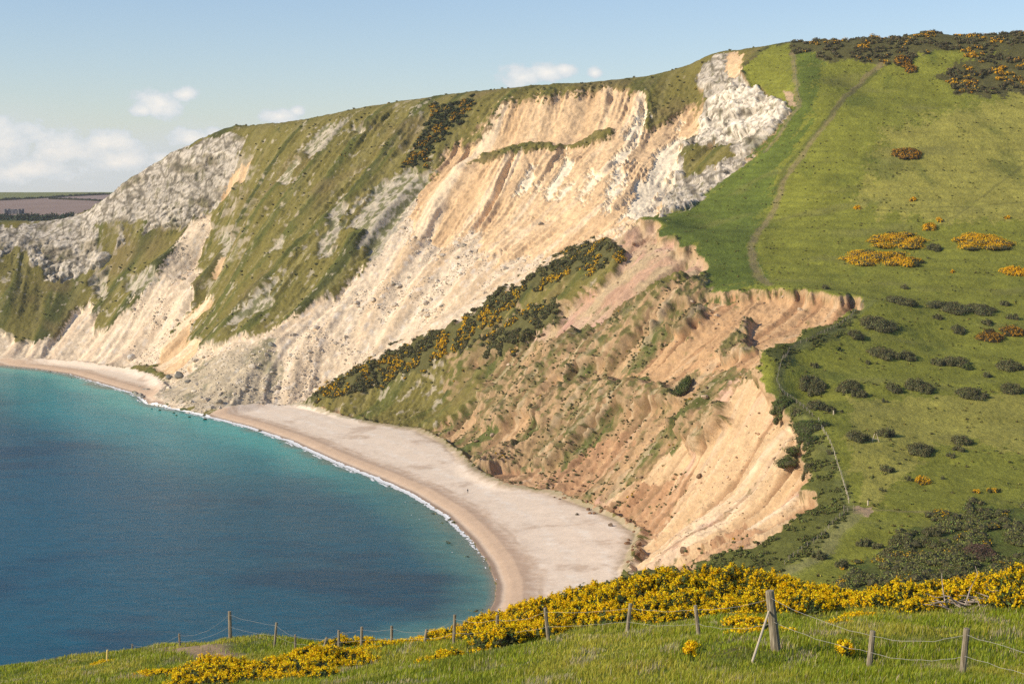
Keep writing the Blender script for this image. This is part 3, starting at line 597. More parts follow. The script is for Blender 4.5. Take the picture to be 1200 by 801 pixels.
fo |= (ss(1, .2, np.abs(O2 - 2.6 - 1.2 * edge) / .8) * strength * (tt > 700) * (noise(S2 / 14, O2 * 0, 9) > 0) > .35 + .5 * fbm(S2 / 3, O2 / 1, 8, 3))
i2 = np.arange(S2.size).reshape(S2.shape); q = np.stack([i2[:-1, :-1], i2[1:, :-1], i2[1:, 1:], i2[:-1, 1:]], -1)[fo[:-1, :-1]]
Vf = np.concatenate([FXX, (.06 + np.maximum(0, ground(FXX[..., 0].ravel(), FXX[..., 1].ravel()).reshape(S2.shape)) * 1.0)[..., None]], -1).reshape(-1, 3)
v_, f_, _ = compact(Vf, q, Vf); mesh_obj('surf', v_, f_, M_FOAM, kind='structure')
# ================================================================ plants, fences, rocks and people
def rr(a, b, n=None): return RNG.uniform(a, b, n)
def tris_at(P, Nrm, size, asp=1.0, jit=.7):
    """one small leaf triangle at each point, facing roughly along Nrm"""
    n = len(P); d = Nrm + RNG.normal(0, jit, (n, 3)); d /= np.linalg.norm(d, axis=1)[:, None] + 1e-9
    t = np.cross(d, RNG.normal(0, 1, (n, 3))); t /= np.linalg.norm(t, axis=1)[:, None] + 1e-9; b_ = np.cross(d, t)
    s = (np.ones(n) * size)[:, None]
    V = np.stack([P + t * s * asp, P - t * s * .5 * asp + b_ * s * .7, P - t * s * .5 * asp - b_ * s * .7], 1)
    return V.reshape(-1, 3)
def sphere_pts(n, up=-.25):
    z = rr(up, 1, n); a = rr(0, 2 * math.pi, n); r = np.sqrt(1 - z * z); return np.stack([r * np.cos(a), r * np.sin(a), z], 1)
def ico():
    t = (1 + 5 ** .5) / 2
    v = np.array([(-1,t,0),(1,t,0),(-1,-t,0),(1,-t,0),(0,-1,t),(0,1,t),(0,-1,-t),(0,1,-t),(t,0,-1),(t,0,1),(-t,0,-1),(-t,0,1)], float); v /= np.linalg.norm(v[0])
    f = np.array([(0,11,5),(0,5,1),(0,1,7),(0,7,10),(0,10,11),(1,5,9),(5,11,4),(11,10,2),(10,7,6),(7,1,8),(3,9,4),(3,4,2),(3,2,6),(3,6,8),(3,8,9),(4,9,5),(2,4,11),(6,2,10),(8,6,7),(9,8,1)])
    return v, f
ICV, ICF = ico()
def ico2():
    V = list(map(tuple, ICV)); F_ = []; c = {}
    def mid(a, b):
        k = (min(a, b), max(a, b))
        if k not in c:
            m = (np.array(V[a]) + np.array(V[b])); m /= np.linalg.norm(m); V.append(tuple(m)); c[k] = len(V) - 1
        return c[k]
    for a, b, d in ICF:
        x, y, z = mid(a, b), mid(b, d), mid(d, a); F_ += [(a, x, z), (x, b, y), (z, y, d), (x, y, z)]
    return np.array(V), np.array(F_)
IC2V, IC2F = ico2()
class Soup:
    def __init__(s): s.V = []; s.F = []; s.C = []; s.n = 0
    def tri(s, V, col):
        k = len(V) // 3; s.V.append(V); s.F.append(np.arange(len(V)).reshape(-1, 3) + s.n); s.n += len(V)
        s.C.append(np.repeat(col, 3, 0) if len(col) == k else col)
    def add(s, V, F_, col):
        s.V.append(V); s.F.append(F_ + s.n); s.n += len(V); s.C.append(np.zeros((len(V), 3)) + col)
    def obj(s, name, mat, loc=(0, 0, 0), **kw):
        return mesh_obj(name, np.concatenate(s.V) - np.array(loc), np.concatenate(s.F), mat, np.concatenate(s.C), **kw)
def cols(n, base, var=.25, hue=.12):
    c = np.array(base)[None] * (1 + RNG.normal(0, var, (n, 1))) * (1 + RNG.normal(0, hue, (n, 3))); return np.clip(c, .004, .9)
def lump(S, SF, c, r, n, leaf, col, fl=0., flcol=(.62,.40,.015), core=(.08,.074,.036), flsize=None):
    """one rounded clump of foliage; SF collects its flowers"""
    r = np.array(r); d = sphere_pts(n); k = 1 + .22 * noise(d[:, 0] * 2 + c[0], d[:, 1] * 2 + d[:, 2] * 2 + c[1], 3) + RNG.normal(0, .07, n)
    P = np.array(c) + d * r * k[:, None]
    if fl > 0:
        key = noise(P[:, 0] * 1.2 / leaf * .22, (P[:, 1] + P[:, 2]) * 1.2 / leaf * .22, 12) + d[:, 2] * .25 + RNG.normal(0, .12, n); th = np.quantile(key, 1 - min(fl, .95)); isf = key > th
    else: isf = np.zeros(n, bool)
    q = ~isf
    S.tri(tris_at(P[q], d[q], leaf * rr(.7, 1.3, q.sum())), cols(q.sum(), col))
    if isf.any(): SF.tri(tris_at(P[isf] + d[isf] * leaf * .4, d[isf], (flsize or leaf) * rr(.7, 1.3, isf.sum()), jit=.5), cols(isf.sum(), flcol, .15, .06))
    S.add(np.array(c) + ICV * r * .84, ICF, core)  # twig-brown core; its dark tone also paints the shade between leaves

# ---------------- scrub that nobody could count
def pick(mask, n, wexp=1.0):
    mask = mask & (LY > 383) & (LY < 1330)
    i = np.nonzero(mask.ravel())[0]
    if len(i) == 0: return np.zeros((0, 3))
    w_ = np.maximum(LY.ravel()[i], 1) ** wexp; j = RNG.choice(i, n, p=w_ / w_.sum()); P = np.stack([LX.ravel()[j], LY.ravel()[j], Z.ravel()[j]], 1)
    return P + RNG.normal(0, .25, (n, 3)) * (1, 1, .2)
def pxy(P): return proj(P[:, 0], P[:, 1], P[:, 2])
def scrub_mass(name, label, cat, mask, n, r0, r1, per, leaf, col, flf, flcol=(.60,.36,.012)):
    S = Soup(); P = pick(mask, n); qx, qy = pxy(P); ft = flf(P, qx, qy); g = fbm(P[:, 0] / 9, P[:, 1] / 9, 77, 3)
    for p, f_, g_ in zip(P, ft, g):
        r = rr(r0, r1); c_ = np.array(col) * (1 + .5 * g_) * (1.25 if RNG.random() < .25 else 1)
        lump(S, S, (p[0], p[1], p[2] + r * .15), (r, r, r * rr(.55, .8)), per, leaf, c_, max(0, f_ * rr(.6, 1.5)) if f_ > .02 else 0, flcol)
    return tag(S.obj(name, M_LEAF), label, cat, kind='stuff')
VF = vis
band = K('scrub') * (PX < 740) * (PX > 300) * VF * (PY > 265)
def fl_band(P, x, y):
    c = np.interp(x, [350, 420, 480, 540, 620, 700], [465, 448, 425, 395, 352, 312]); core_ = np.exp(-((y - c) / 16.) ** 2)
    return np.clip(fbm(P[:, 0] / 8, P[:, 1] / 8, 3, 3) * 1.8 + core_ * .8 - .38, 0, .85)
scrub_mass('gorse_scrub', 'band of dark gorse scrub speckled yellow on the ridge between the pale slip and the lower slump', 'scrub', (band > .5) & (fbm(LX/7, LY/7, 8, 3) > -.10), 1900, .6, 1.9, 46, .40, (.125,.120,.046), fl_band, (.72,.42,.012))
cr = K('scrub') * (PX > 905) * VF * (PY < 115)
scrub_mass('heath_scrub', 'dark heath and orange gorse scrub along the hilltop skyline', 'scrub', (cr > .5) & (fbm(LX/16, LY/16, 19, 4) > -.12), 1500, .9, 2.3, 44, .5, (.125,.108,.050),
           lambda P, x, y: np.clip(fbm(P[:, 0] / 14, P[:, 1] / 14, 3, 3) * 2.4 + np.where(y > 78, .22, -.08) - .05, 0, .9), (.66,.36,.018))
sl_ = (K('scrub') * (PX > 440) * (PX < 570) * (PY < 230) * VF) > .5
scrub_mass('gully_scrub', 'dark scrub with orange gorse filling the gully left of the upper scar', 'scrub', sl_, 330, 1.0, 2.2, 44, .5, (.050,.062,.024), lambda P, x, y: np.where((fbm(P[:,0]/10, P[:,1]/10, 5, 2) > .05), .45, 0), (.46,.25,.02))
vg = K('scrubg') * VF
scrub_mass('valley_scrub', 'dense olive scrub filling the valley side at the lower right', 'scrub', (vg > .5) & (fbm(LX/9, LY/9, 18, 3) > -.04) & (PY < 705), 2300, .7, 2.0, 62, .22, (.175,.185,.052),
           lambda P, x, y: np.where((noise(P[:,0]/6, P[:,1]/6, 55) > .42), .3, 0))
rs = ((K('rough') * VF * (LY > 400) * (fbm(LX/16, LY/16, 28, 4) > .10)) > .5) & ~beach
scrub_mass('cliff_scrub', 'low dark scrub dotted over the steep grassy cliff slopes', 'scrub', rs, 1800, .35, 1.1, 20, .40, (.15,.145,.055), lambda P, x, y: np.where((noise(P[:,0]/12, P[:,1]/12, 51) > .5) & (x > 380), .4, 0), (.46,.27,.02))
ts = ((K('mixveg', 'slump', 'redearth') * VF * (LY > 400) * (fbm(LX/10, LY/10, 48, 4, .6) > .02)) > .5) & ~beach
scrub_mass('slump_scrub', 'tufts of olive scrub and grass clinging to the lower slump', 'scrub', ts, 2000, .25, .7, 18, .28, (.17,.165,.062), lambda P, x, y: np.where(noise(P[:,0]/9, P[:,1]/9, 53) > .55, .4, 0), (.55,.33,.02))
eg = ((K('edge_grass') * VF * (fbm(LX/8, LY/8, 29, 4) > .03)) > .5)
scrub_mass('edge_scrub', 'low green scrub between the cliff edge and the cliff top fence', 'scrub', eg, 850, .3, .75, 40, .22, (.150,.160,.042), lambda P, x, y: x * 0)
tus = ((K('grass', 'ltgrass', 'dkgrass') * VF * (fbm(LX/10, LY/10, 39, 4) > .12)) > .5) & (LY > 380)
scrub_mass('tussocks', 'rough grass tussocks scattered over the green hillside', 'tussocks', tus, 2000, .2, .6, 14, .28, (.20,.195,.045), lambda P, x, y: x * 0)

# ---------------- single bushes on the hill
def bush(px, py, w, kind, label, group=None, hk=.42, name=None):
    x, y, z = locate(px, py + w * .10); R_ = w / 2 / F * y; S = Soup(); SF = Soup()
    leaf = max(.15, y / 1707. * .6); R_ *= .88; n = int(np.clip((R_ * 2.2) ** 1.6 + 2, 3, 34)); hh = min(R_ * hk * 2, 2.4)
    col = {'scrub': (.155,.150,.062), 'gorse': (.070,.078,.028), 'green': (.105,.135,.036), 'bare': (.15,.095,.065), 'brown': (.085,.065,.03)}[kind]
    fl = {'gorse': .95, 'brown': .4}.get(kind, 0); fc = (.95,.50,.010) if kind == 'gorse' else (.58,.29,.02)
    for i in range(n):
        a = rr(0, 6.283); q = math.sqrt(RNG.random()) * .8; lx, ly = x + math.cos(a) * q * R_, y + math.sin(a) * q * R_ * 1.15
        r = R_ * rr(.16, .40) if n > 4 else R_ * rr(.5, .7); lz = float(ground(lx, ly)[0]); h_ = hh * (1.05 - .5 * q) * rr(.8, 1.15)
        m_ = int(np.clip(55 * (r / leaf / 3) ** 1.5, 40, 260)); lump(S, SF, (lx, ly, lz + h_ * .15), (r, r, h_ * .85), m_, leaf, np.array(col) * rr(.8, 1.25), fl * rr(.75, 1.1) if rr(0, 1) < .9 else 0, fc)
    S_ = None; name = name or {'gorse': 'gorse_bush', 'brown': 'gorse_bush', 'bare': 'bare_bush'}.get(kind, 'scrub_bush')
    t = empty(name, (x, y, z), label, 'bush', group); S.obj('foliage', M_LEAF, (x, y, z), parent=t)
    if SF.n: SF.obj('flowers', M_FLOWER, (x, y, z), parent=t)
    return t
BUSHES = [
 (954,450,40,'scrub','broad dark bush just right of the bend in the cliff top fence'),(997,453,34,'scrub','dark ragged bush touching the right side of the broad bush near the fence bend'),
 (1038,412,46,'scrub','widest dark scrub clump on the upper part of the green pasture'),(1066,416,26,'scrub','small scrub bush at the right end of the widest upper clump'),
 (984,409,10,'green','tiny upright bush standing alone above the pasture near the fence'),(1005,393,24,'scrub','low scrub bush below the corner of the cliff top fence'),
 (1031,376,50,'scrub','thin sprawling scrub patch to the right of the fence corner'),(1057,351,44,'scrub','left end of the long dark scrub row under the steep slope'),
 (1112,355,60,'scrub','middle and longest bush of the long scrub row under the steep slope'),(1150,360,44,'scrub','right end of the long dark scrub row under the steep slope'),
 (1178,356,15,'scrub','small round bush just past the right end of the long scrub row'),(1125,387,20,'scrub','small dark bush left of the two gorse patches by the right border'),
 (1162,393,40,'brown','dull gorse patch with orange bloom in the pasture near the right border'),(1188,387,32,'brown','half yellow gorse patch touching the right border of the pasture'),
 (1080,450,38,'scrub','scrub clump in the centre of the pasture with bare earth above it'),(1050,456,24,'scrub','small scrub bush left of the central pasture clump'),
 (1121,423,40,'scrub','flat scrub clump midway between the widest upper clump and the right border'),(1136,431,16,'green','small greener bush under the flat clump near the right'),
 (1143,459,44,'scrub','grey green wide low clump in the right half of the pasture'),(1186,427,40,'scrub','dark bush with a bare orange scrape beside it at the right border'),
 (1188,455,34,'scrub','scrub bush at the right border below the bare scrape'),(960,475,28,'scrub','low bush under the broad dark bush near the fence bend'),
 (976,481,18,'scrub','little bush beside the pale marker stump'),(1010,511,32,'scrub','dark bush to the left of the pale wooden frame'),(1042,508,28,'scrub','dark bush right behind the pale wooden frame'),
 (1085,526,39,'scrub','lone rounded bush in the open middle of the pasture'),(1132,517,30,'scrub','long low bush right of the lone rounded bush'),
 (1044,550,20,'scrub','small bush in the lower pasture below the wooden frame'),(944,502,70,'green','large smooth green bush on the cliff edge beside the fence'),
 (952,517,24,'green','small grey bush at the foot of the large green cliff edge bush'),(918,473,30,'green','green bush on the cliff edge above the large green one'),
 (1087,564,21,'gorse','bright yellow gorse bush alone at the top of the valley scrub'),(1151,576,12,'gorse','small yellow gorse bush left of a brighter one in the valley scrub'),(1169,575,16,'gorse','small yellow gorse bush nearest the right border in the valley scrub'),
 (1050,276,78,'gorse','upper half of the large bright gorse patch on the open hill'),(1026,294,88,'gorse','lower half of the large bright gorse patch on the open hill'),(1062,304,42,'gorse','small gorse clump at the lower right tip of the large bright patch'),
 (1088,266,20,'gorse','small gorse bush just right of the large bright patch'),(1059,178,38,'brown','lone brown and orange gorse clump high on the open hill'),
 (1150,279,76,'gorse','bright gorse patch on the hill near the right border'),(1095,291,20,'scrub','dark scrub clump between the two bright gorse patches'),(1190,316,36,'gorse','gorse patch cut by the right border below the bright patch'),
 (1052,72,24,'brown','orange gorse bush just under the hilltop path'),(1062,81,18,'brown','darker gorse bush below the orange one by the hilltop path'),
 (1156,646,52,'bare','large leafless purple brown bush in the valley scrub'),(1163,655,17,'green','dark green bush in front of the leafless brown bush'),
 (795,458,26,'green','single dark green bush on the face of the lower slump'),(965,651,24,'scrub','dark bush on the grass between the fence and the worn path'),(994,661,26,'scrub','dark bush on the right side of the worn valley path'),
 (1018,636,24,'scrub','dark bush at the left corner of the valley scrub'),(1060,634,32,'scrub','dark mounded bush in the middle of the valley scrub'),(1098,624,28,'scrub','darkest bush of the valley scrub right of the worn path'),(1122,613,26,'scrub','purplish low bush at the top of the valley scrub'),
]
for b_ in BUSHES: bush(*b_)
for px, py, w_, k in [(1009,462,22,'scrub'),(956,428,14,'scrub'),(1158,378,16,'scrub'),(1188,372,18,'scrub'),(1088,458,20,'scrub'),(1102,425,22,'scrub'),(990,482,10,'scrub'),(1128,526,18,'scrub'),(1120,534,15,'scrub'),(1038,574,11,'scrub'),(1070,561,12,'scrub'),
                      (934,484,17,'scrub'),(949,548,20,'scrub'),(975,531,12,'scrub'),(967,337,14,'scrub'),(1061,337,13,'scrub'),(1034,640,18,'scrub'),(1087,635,26,'scrub'),(1047,648,24,'scrub'),(1100,372,16,'scrub'),(1020,425,12,'scrub'),(1160,440,14,'scrub'),(1040,470,10,'scrub'),(1110,560,10,'scrub')]:
    bush(px, py, w_, k, 'small low scrub bush dotted on the right hand pasture', 'small scrub bushes on the pasture')
for px, py, w_ in [(1098,259,11),(1067,234,11),(1003,244,10),(1116,319,8),(995,666,8),(1178,255,9)]:
    bush(px, py, w_, 'gorse', 'tiny gorse bush in bloom alone on the hill grass', 'tiny gorse bushes on the hill')

# ---------------- near gorse hedge
GV = (.060,.078,.020); GY = (1.0,.635,.008)
def gorse_mound(S, SF, SB, c, r, h, bloom):
    n = int(1300 * r * h + 250); d = sphere_pts(n, -.15); k = 1 + .30 * noise(d[:, 0] * 2.4 + c[0] * 3, (d[:, 1] + d[:, 2]) * 2.4 + c[1] * 3, 4) + RNG.normal(0, .06, n)
    P = np.array(c) + d * np.array((r, r, h)) * k[:, None]
    S.tri(tris_at(P, d + (0, 0, .5), rr(.030, .065, n), 1.7, .55), cols(n, GV, .3, .12))
    m_ = int(480 * r * h + 70); d = sphere_pts(m_, -.05); key = 1.3 * noise(d[:, 0] * 2.6 + c[0] * 2, (d[:, 1] - d[:, 2]) * 2.6 + c[1] * 2, 15) + .35 * d[:, 2] + RNG.normal(0, .10, m_)
    d = d[key > np.quantile(key, 1 - bloom)]; k = 1.04 + .30 * noise(d[:, 0] * 2.4 + c[0] * 3, (d[:, 1] + d[:, 2]) * 2.4 + c[1] * 3, 4)
    Q = np.array(c) + d * np.array((r, r, h)) * k[:, None]; up = d + (0, 0, .8); up /= np.linalg.norm(up, axis=1)[:, None]
    for rep in range(13):                                        # a spike of pea flowers
        t = rr(-.05, .11, len(Q))[:, None]; o = RNG.normal(0, .028, (len(Q), 3))
        SF.tri(tris_at(Q + up * t + o, o / .028 + up * .4, rr(.026, .048, len(Q)), 1.0, .5), cols(len(Q), GY, .16, .05) * np.array([1, rr(.86, 1.06), 1]))
    S.add(np.array(c) + IC2V * np.array((r, r, h)) * (.72 + .12 * RNG.random((len(IC2V), 1))), IC2F, (.045,.042,.02))  # dark core: shade inside the mound painted as twig brown
    for _ in range(3):
        a = rr(0, 6.28); p0 = np.array((c[0], c[1], c[2] - .1)); p1 = p0 + np.array((math.cos(a) * r * .8, math.sin(a) * r * .8, h * .8)); tube(SB, [p0, (p0 + p1) / 2 + RNG.normal(0, .06, 3), p1], [.02, .014, .008], 5, (.12,.09,.06))
def tube(S, pts, rad, ns, col):
    pts = np.array(pts, float); T = np.gradient(pts, axis=0); V = []; 
    for p, t, r in zip(pts, T, rad):
        t = t / (np.linalg.norm(t) + 1e-9); u = np.cross(t, (0, 0, 1) if abs(t[2]) < .9 else (1, 0, 0)); u /= np.linalg.norm(u); v = np.cross(t, u)
        for k in range(ns): a = 2 * math.pi * k / ns; V.append(p + r * (math.cos(a) * u + math.sin(a) * v))
    F_ = []
    for i in range(len(pts) - 1):
        for k in range(ns):
            a, b = i * ns + k, i * ns + (k + 1) % ns; F_ += [(a, b, b + ns), (a, b + ns, a + ns)]
    V += [pts[0], pts[-1]]; e = len(V)
    for k in range(ns): F_ += [(e - 2, (k + 1) % ns, k), (e - 1, (len(pts) - 1) * ns + k, (len(pts) - 1) * ns + (k + 1) % ns)]
    S.add(np.array(V), np.array(F_), col)
def gorse(label, outline, nback=8, front=(), bloom=.62, hscale=1.0, rmin=.45, rmax=.85):
    """outline: (px, py of the top, Y); front: (px, py top, Y) more clumps before it"""
    S, SF, SB = Soup(), Soup(), Soup(); pts = []
    L_ = interp_line(outline, max(6, (outline[-1][0] - outline[0][0]) / max(nback, 1))) if len(outline) > 1 else outline
    for px, pt, Y in list(L_) + list(front):
        Y2 = Y + rr(-.8, .8); x, y, zt = at(px + rr(-4, 4), pt + rr(-2, 5), Y2); zg = float(ground(x, y)[0]); h = max(.16, zt - zg); pts.append((x, y, zg)); r = float(np.clip(rr(min(rmin, rmax * .7), rmax), .3 * h, 1.1 * h + .25))
        gorse_mound(S, SF, SB, (x, y, zg + h * .30), r * .92, h * rr(.60, .74), float(np.clip(bloom * rr(.6, 1.05), .1, .9)))
    base = np.array(pts).mean(0); base[2] = np.array(pts)[:, 2].min()
    t = empty('gorse_bush', tuple(base), label, 'gorse bush', 'gorse bushes along the near fence'); S.V += SB.V; S.F += [f + S.n for f in SB.F]; S.C += SB.C; S.obj('foliage', M_GORSE, base, parent=t); SF.obj('flowers', M_FLOWER, base, parent=t)
    return t, S, base
def fronts(x0, x1, ytop, y1, Y0, Y1, n):
    out = []
    for i in range(n):
        t = RNG.random(); px = rr(x0, x1); yt = np.interp(px, [p[0] for p in ytop], [p[1] for p in ytop]); out.append((px, yt * (1 - t) + y1(px) * t, Y0 * (1 - t) + Y1 * t))
    return out
gorse('small flowering gorse bush at the bottom edge left of the big corner clump', [(112,797,78),(128,795,76)], 2, rmax=.5)
gorse('yellow gorse bush at the bottom edge below the pale marker post', [(165,799,66),(190,794,64)], 3, rmax=.6)
gorse('left half of the big yellow gorse clump at the bottom left, below the worn track', [(200,791,62),(225,779,62),(250,771,62),(280,775,61),(298,783,60)], 10, [(215,792,58),(228,790,58),(240,784,58),(252,786,58),(265,782,58),(275,787,58),(285,790,57),(300,791,57),(258,793,56),(236,795,56)], .72, rmin=.6, rmax=1.15)
gorse('right half of the big yellow gorse clump at the bottom left, under the tilted post', [(312,780,60),(335,767,60),(352,762,60),(372,759,61),(392,760,61),(410,765,61)], 11, [(320,790,56),(332,782,57),(345,777,57),(356,774,58),(365,773,58),(378,774,58),(388,776,58),(400,778,58),(408,782,58),(340,790,55),(360,788,55),(378,790,55)], .72, rmin=.6, rmax=1.15)
gorse('low gorse bush right of the big bottom left clump', [(418,772,61),(436,768,62)], 3, [(430,780,59)], .7, rmax=.6)
gorse('low yellow gorse behind the short tilted posts on the brow', [(384,748,75),(400,744,75),(418,746,75),(432,749,75)], 5, bloom=.7, rmax=.7)
gorse('creeping gorse rising from the clump to the post left of the hedge', [(440,764,65),(456,754,66),(478,748,67),(496,744,67)], 7, [(452,766,64),(470,757,65)], .8, rmax=.6)
gorse('gorse at the low left end of the long hedge', [(500,744,67),(518,739,67),(538,736,66),(558,728,65)], 7, [(505,755,64),(530,752,64),(550,748,63),(565,742,62)], .8, rmax=.7)
gorse('little gorse bush growing in the grass before the left end of the hedge', [(506,772,54),(518,766,55),(535,762,55)], 4, [(512,776,53),(560,760,56)], .55, rmax=.45)
TOP = [(560,727),(600,714),(630,704),(660,696),(690,690),(720,683),(740,677),(760,672),(780,670),(810,668),(850,667),(880,671),(900,673),(930,681),(950,684),(975,691)]
BOT = lambda px: np.interp(px, [560, 640, 700, 760, 850, 880, 950], [738, 736, 730, 724, 722, 716, 700])
def hedge(label, x0, x1, bloom=.7):
    tp = [(x0, np.interp(x0, [p[0] for p in TOP], [p[1] for p in TOP]), 63)] + [(p[0], p[1], 63) for p in TOP if x0 < p[0] < x1] + [(x1, np.interp(x1, [p[0] for p in TOP], [p[1] for p in TOP]), 63)]
    gorse(label, tp, int((x1 - x0) / 9), fronts(x0, x1, TOP, BOT, 62, 56.5, int((x1 - x0) / 3.6)), bloom)
hedge('hedge gorse between the two posts left of the leaning post, seen against the beach', 562, 630, .8)
hedge('hedge gorse behind and just right of the leaning fence post', 630, 700, .8)
hedge('tall hedge gorse behind the straight post in the middle of the hedge', 700, 775, .72)
hedge('tallest dense gorse of the hedge with dark gaps, left of the thin upright post', 775, 840, .55)
hedge('dark leafy part of the hedge immediately left of the thick strainer post', 840, 905, .5)
hedge('ragged end of the hedge right of the thick strainer post', 905, 978, .66)
gorse('gorse sprawling round the foot of the thick strainer post', [(862,722,50),(878,722,50),(893,726,49)], 4, [(868,735,47),(885,738,46),(872,745,46),(918,738,46)], .6, rmax=.5)
gorse('tiny gorse tuft low in the grass left of the strainer post', [(808,765,42),(812,765,42)], 1, bloom=.6, rmax=.14)
gorse('small gorse bush in the grass right of the strainer post', [(984,724,50),(996,718,52),(1012,716,52)], 3, bloom=.8, rmax=.4)
gorse('pale yellow gorse strip on the brow right of the hedge end', [(982,698,60),(1005,695,60),(1028,688,60),(1050,684,60)], 6, [(1000,702,58),(1020,700,58),(1036,696,58)], .8, rmax=.6)
gorse('orange gorse pair on the brow left of the dead branches', [(1063,681,60),(1078,682,60),(1092,681,60),(1106,680,60),(1122,683,60)], 6, [(1085,694,57),(1064,706,55),(1084,700,56)], .75, rmax=.55)
gorse('gorse bush growing through bare dead branches on the right brow', [(1128,684,58),(1146,678,58),(1160,676,58)], 5, [(1140,690,56),(1122,692,56)], .7)
gorse('tall gorse bush at the right border above the fence', [(1172,674,57),(1186,668,56),(1202,664,56),(1222,662,56)], 6, [(1180,690,54),(1196,685,54),(1168,690,55)], .6)
gorse('scrap of gorse on the grass under the right hand wire', [(990,752,41),(996,753,41)], 1, bloom=.5, rmax=.12)
gorse('gorse hedge running on beyond the right border', [(1228,660,56),(1270,655,56),(1320,652,56),(1380,650,56),(1440,650,55)], 16, [(1250,680,53),(1290,680,53),(1340,676,53),(1390,674,52)], .6)
# dead branches
S = Soup(); b0 = np.array(at(1140, 702, 55.)); b0[2] = ground(b0[0], b0[1])[0]
for i in range(34):
    a = rr(math.pi * .7, math.pi * 1.3) if i % 3 else rr(0, 6.28); ln = rr(.4, 1.5); s0 = b0 + np.array((rr(-.9, 1.6), rr(-.4, .4), rr(0, .25))); d_ = np.array((math.cos(a), rr(-.4, .4), rr(.02, .55))); d_ /= np.linalg.norm(d_)
    tube(S, [s0, s0 + d_ * ln * .4 + RNG.normal(0, .06, 3), s0 + d_ * ln * .75 + RNG.normal(0, .09, 3), s0 + d_ * ln + (0, 0, -.1)], [.026, .02, .014, .006], 5, (.42,.34,.27))
M_DEAD = ground_mat('dead_wood', (6,), .25, .2, 20, .01)
tag(S.obj('dead_branches', M_DEAD), 'tangle of bleached bare branches sprawling left of the right border gorse', 'branches')

# ---------------- grass of the near meadow
NB = 820000
gpx = rr(-260, 1600, NB); u = RNG.random(NB); gY = 27 * (100 / 27.) ** u; keep_ = (gY > 27)
gX = (gpx - 600) / F * gY; gZ = ground(gX, gY); qx, qy = proj(gX, gY, gZ); keep_ &= (qy < 860)
trk = dist_line(gX, gY, [at(275,771,69), at(250,768,72), at(225,764,77), at(205,760,82), at(190,760,86)]); keep_ &= (trk > 1.1 + .5 * noise(gX, gY, 2)) | (RNG.random(NB) < .06)
dn = fbm(gX / 1.6, gY / 1.6, 900, 4); keep_ &= RNG.random(NB) < .75 + .8 * dn
gX, gY, gZ, dn = gX[keep_], gY[keep_], gZ[keep_], dn[keep_]; n = len(gX)
tall = np.clip(.16 + .20 * fbm(gX / 2.2, gY / 3.5, 910, 3) + .10 * dn + RNG.normal(0, .035, n), .05, .45); wd = .0055 * (gY / 30) ** .8 * rr(.8, 1.5, n)
az_ = rr(0, 6.283, n); lean = rr(.15, .7, n); base = np.stack([gX, gY, gZ - .01], 1)
wind = np.stack([.35 + .5 * np.cos(az_), .5 * np.sin(az_)], 1) * lean[:, None] * tall[:, None]
ta = rr(-.9, .9, n); sd_ = np.stack([np.cos(ta), np.sin(ta)], 1) * wd[:, None]
V = np.zeros((n, 5, 3)); V[:, 0] = base; V[:, 1] = base; V[:, 0, :2] -= sd_; V[:, 1, :2] += sd_
V[:, 2] = base; V[:, 2, :2] += sd_ * .8 + wind * .35; V[:, 2, 2] += tall * .6; V[:, 3] = base; V[:, 3, :2] += -sd_ * .8 + wind * .35; V[:, 3, 2] += tall * .6; V[:, 4] = base; V[:, 4, :2] += wind; V[:, 4, 2] += tall * .98
i5 = np.arange(n)[:, None] * 5; F_ = np.concatenate([i5 + np.array([[0, 1, 2]]), i5 + np.array([[0, 2, 3]]), i5 + np.array([[3, 2, 4]])], 0)
gc = cols(n, (.315,.360,.024), .18, .08); yl = ss(-.1, .45, fbm(gX / 5, gY / 7, 920, 4) + RNG.normal(0, .15, n))[:, None]; gc = gc * (1 - yl) + cols(n, (.50,.45,.06), .15, .06) * yl
st = (RNG.random(n) < .05 + .55 * ss(.12, .4, fbm(gX / 1.5, gY / 2.2, 930, 4)))[:, None]; gc = np.where(st, cols(n, (.52,.44,.24), .2, .06), gc); dk = ss(.15, .4, fbm(gX / 3, gY / 3, 940, 3))[:, None]; gc = gc * (1 - dk * .5) + np.array((.13,.17,.022)) * dk * .5
tag(mesh_obj('meadow_grass', V.reshape(-1, 3), F_, M_GRASS, np.repeat(gc, 5, 0)), 'long green grass of the near meadow', 'grass', kind='stuff')

# ---------------- fences
M_WOOD, nt_, bb = mat_new('weathered_wood', .9, .1); Lk = nt_.links; tcn = N(nt_, 'ShaderNodeTexCoord'); mpn = N(nt_, 'ShaderNodeMapping'); mpn.inputs['Scale'].default_value = (30, 30, 3); Lk.new(tcn.outputs['Object'], mpn.inputs['Vector'])
nzn = N(nt_, 'ShaderNodeTexNoise'); nzn.inputs['Scale'].default_value = 1; nzn.inputs['Detail'].default_value = 6; Lk.new(mpn.outputs[0], nzn.inputs['Vector']); crn = N(nt_, 'ShaderNodeValToRGB'); crn.color_ramp.elements[0].position = .3; crn.color_ramp.elements[0].color = (.13,.10,.065,1); crn.color_ramp.elements[1].position = .7; crn.color_ramp.elements[1].color = (.42,.36,.26,1)
Lk.new(nzn.outputs['Fac'], crn.inputs[0]); Lk.new(crn.outputs[0], bb.inputs['Base Color']); bpn = N(nt_, 'ShaderNodeBump'); bpn.inputs['Strength'].default_value = .6; bpn.inputs['Distance'].default_value = .01; Lk.new(nzn.outputs['Fac'], bpn.inputs['Height']); Lk.new(bpn.outputs[0], bb.inputs['Normal'])
M_PALE, _, bb2 = mat_new('pale_peeled_wood', .85, .1); bb2.inputs['Base Color'].default_value = (.60,.50,.36,1)
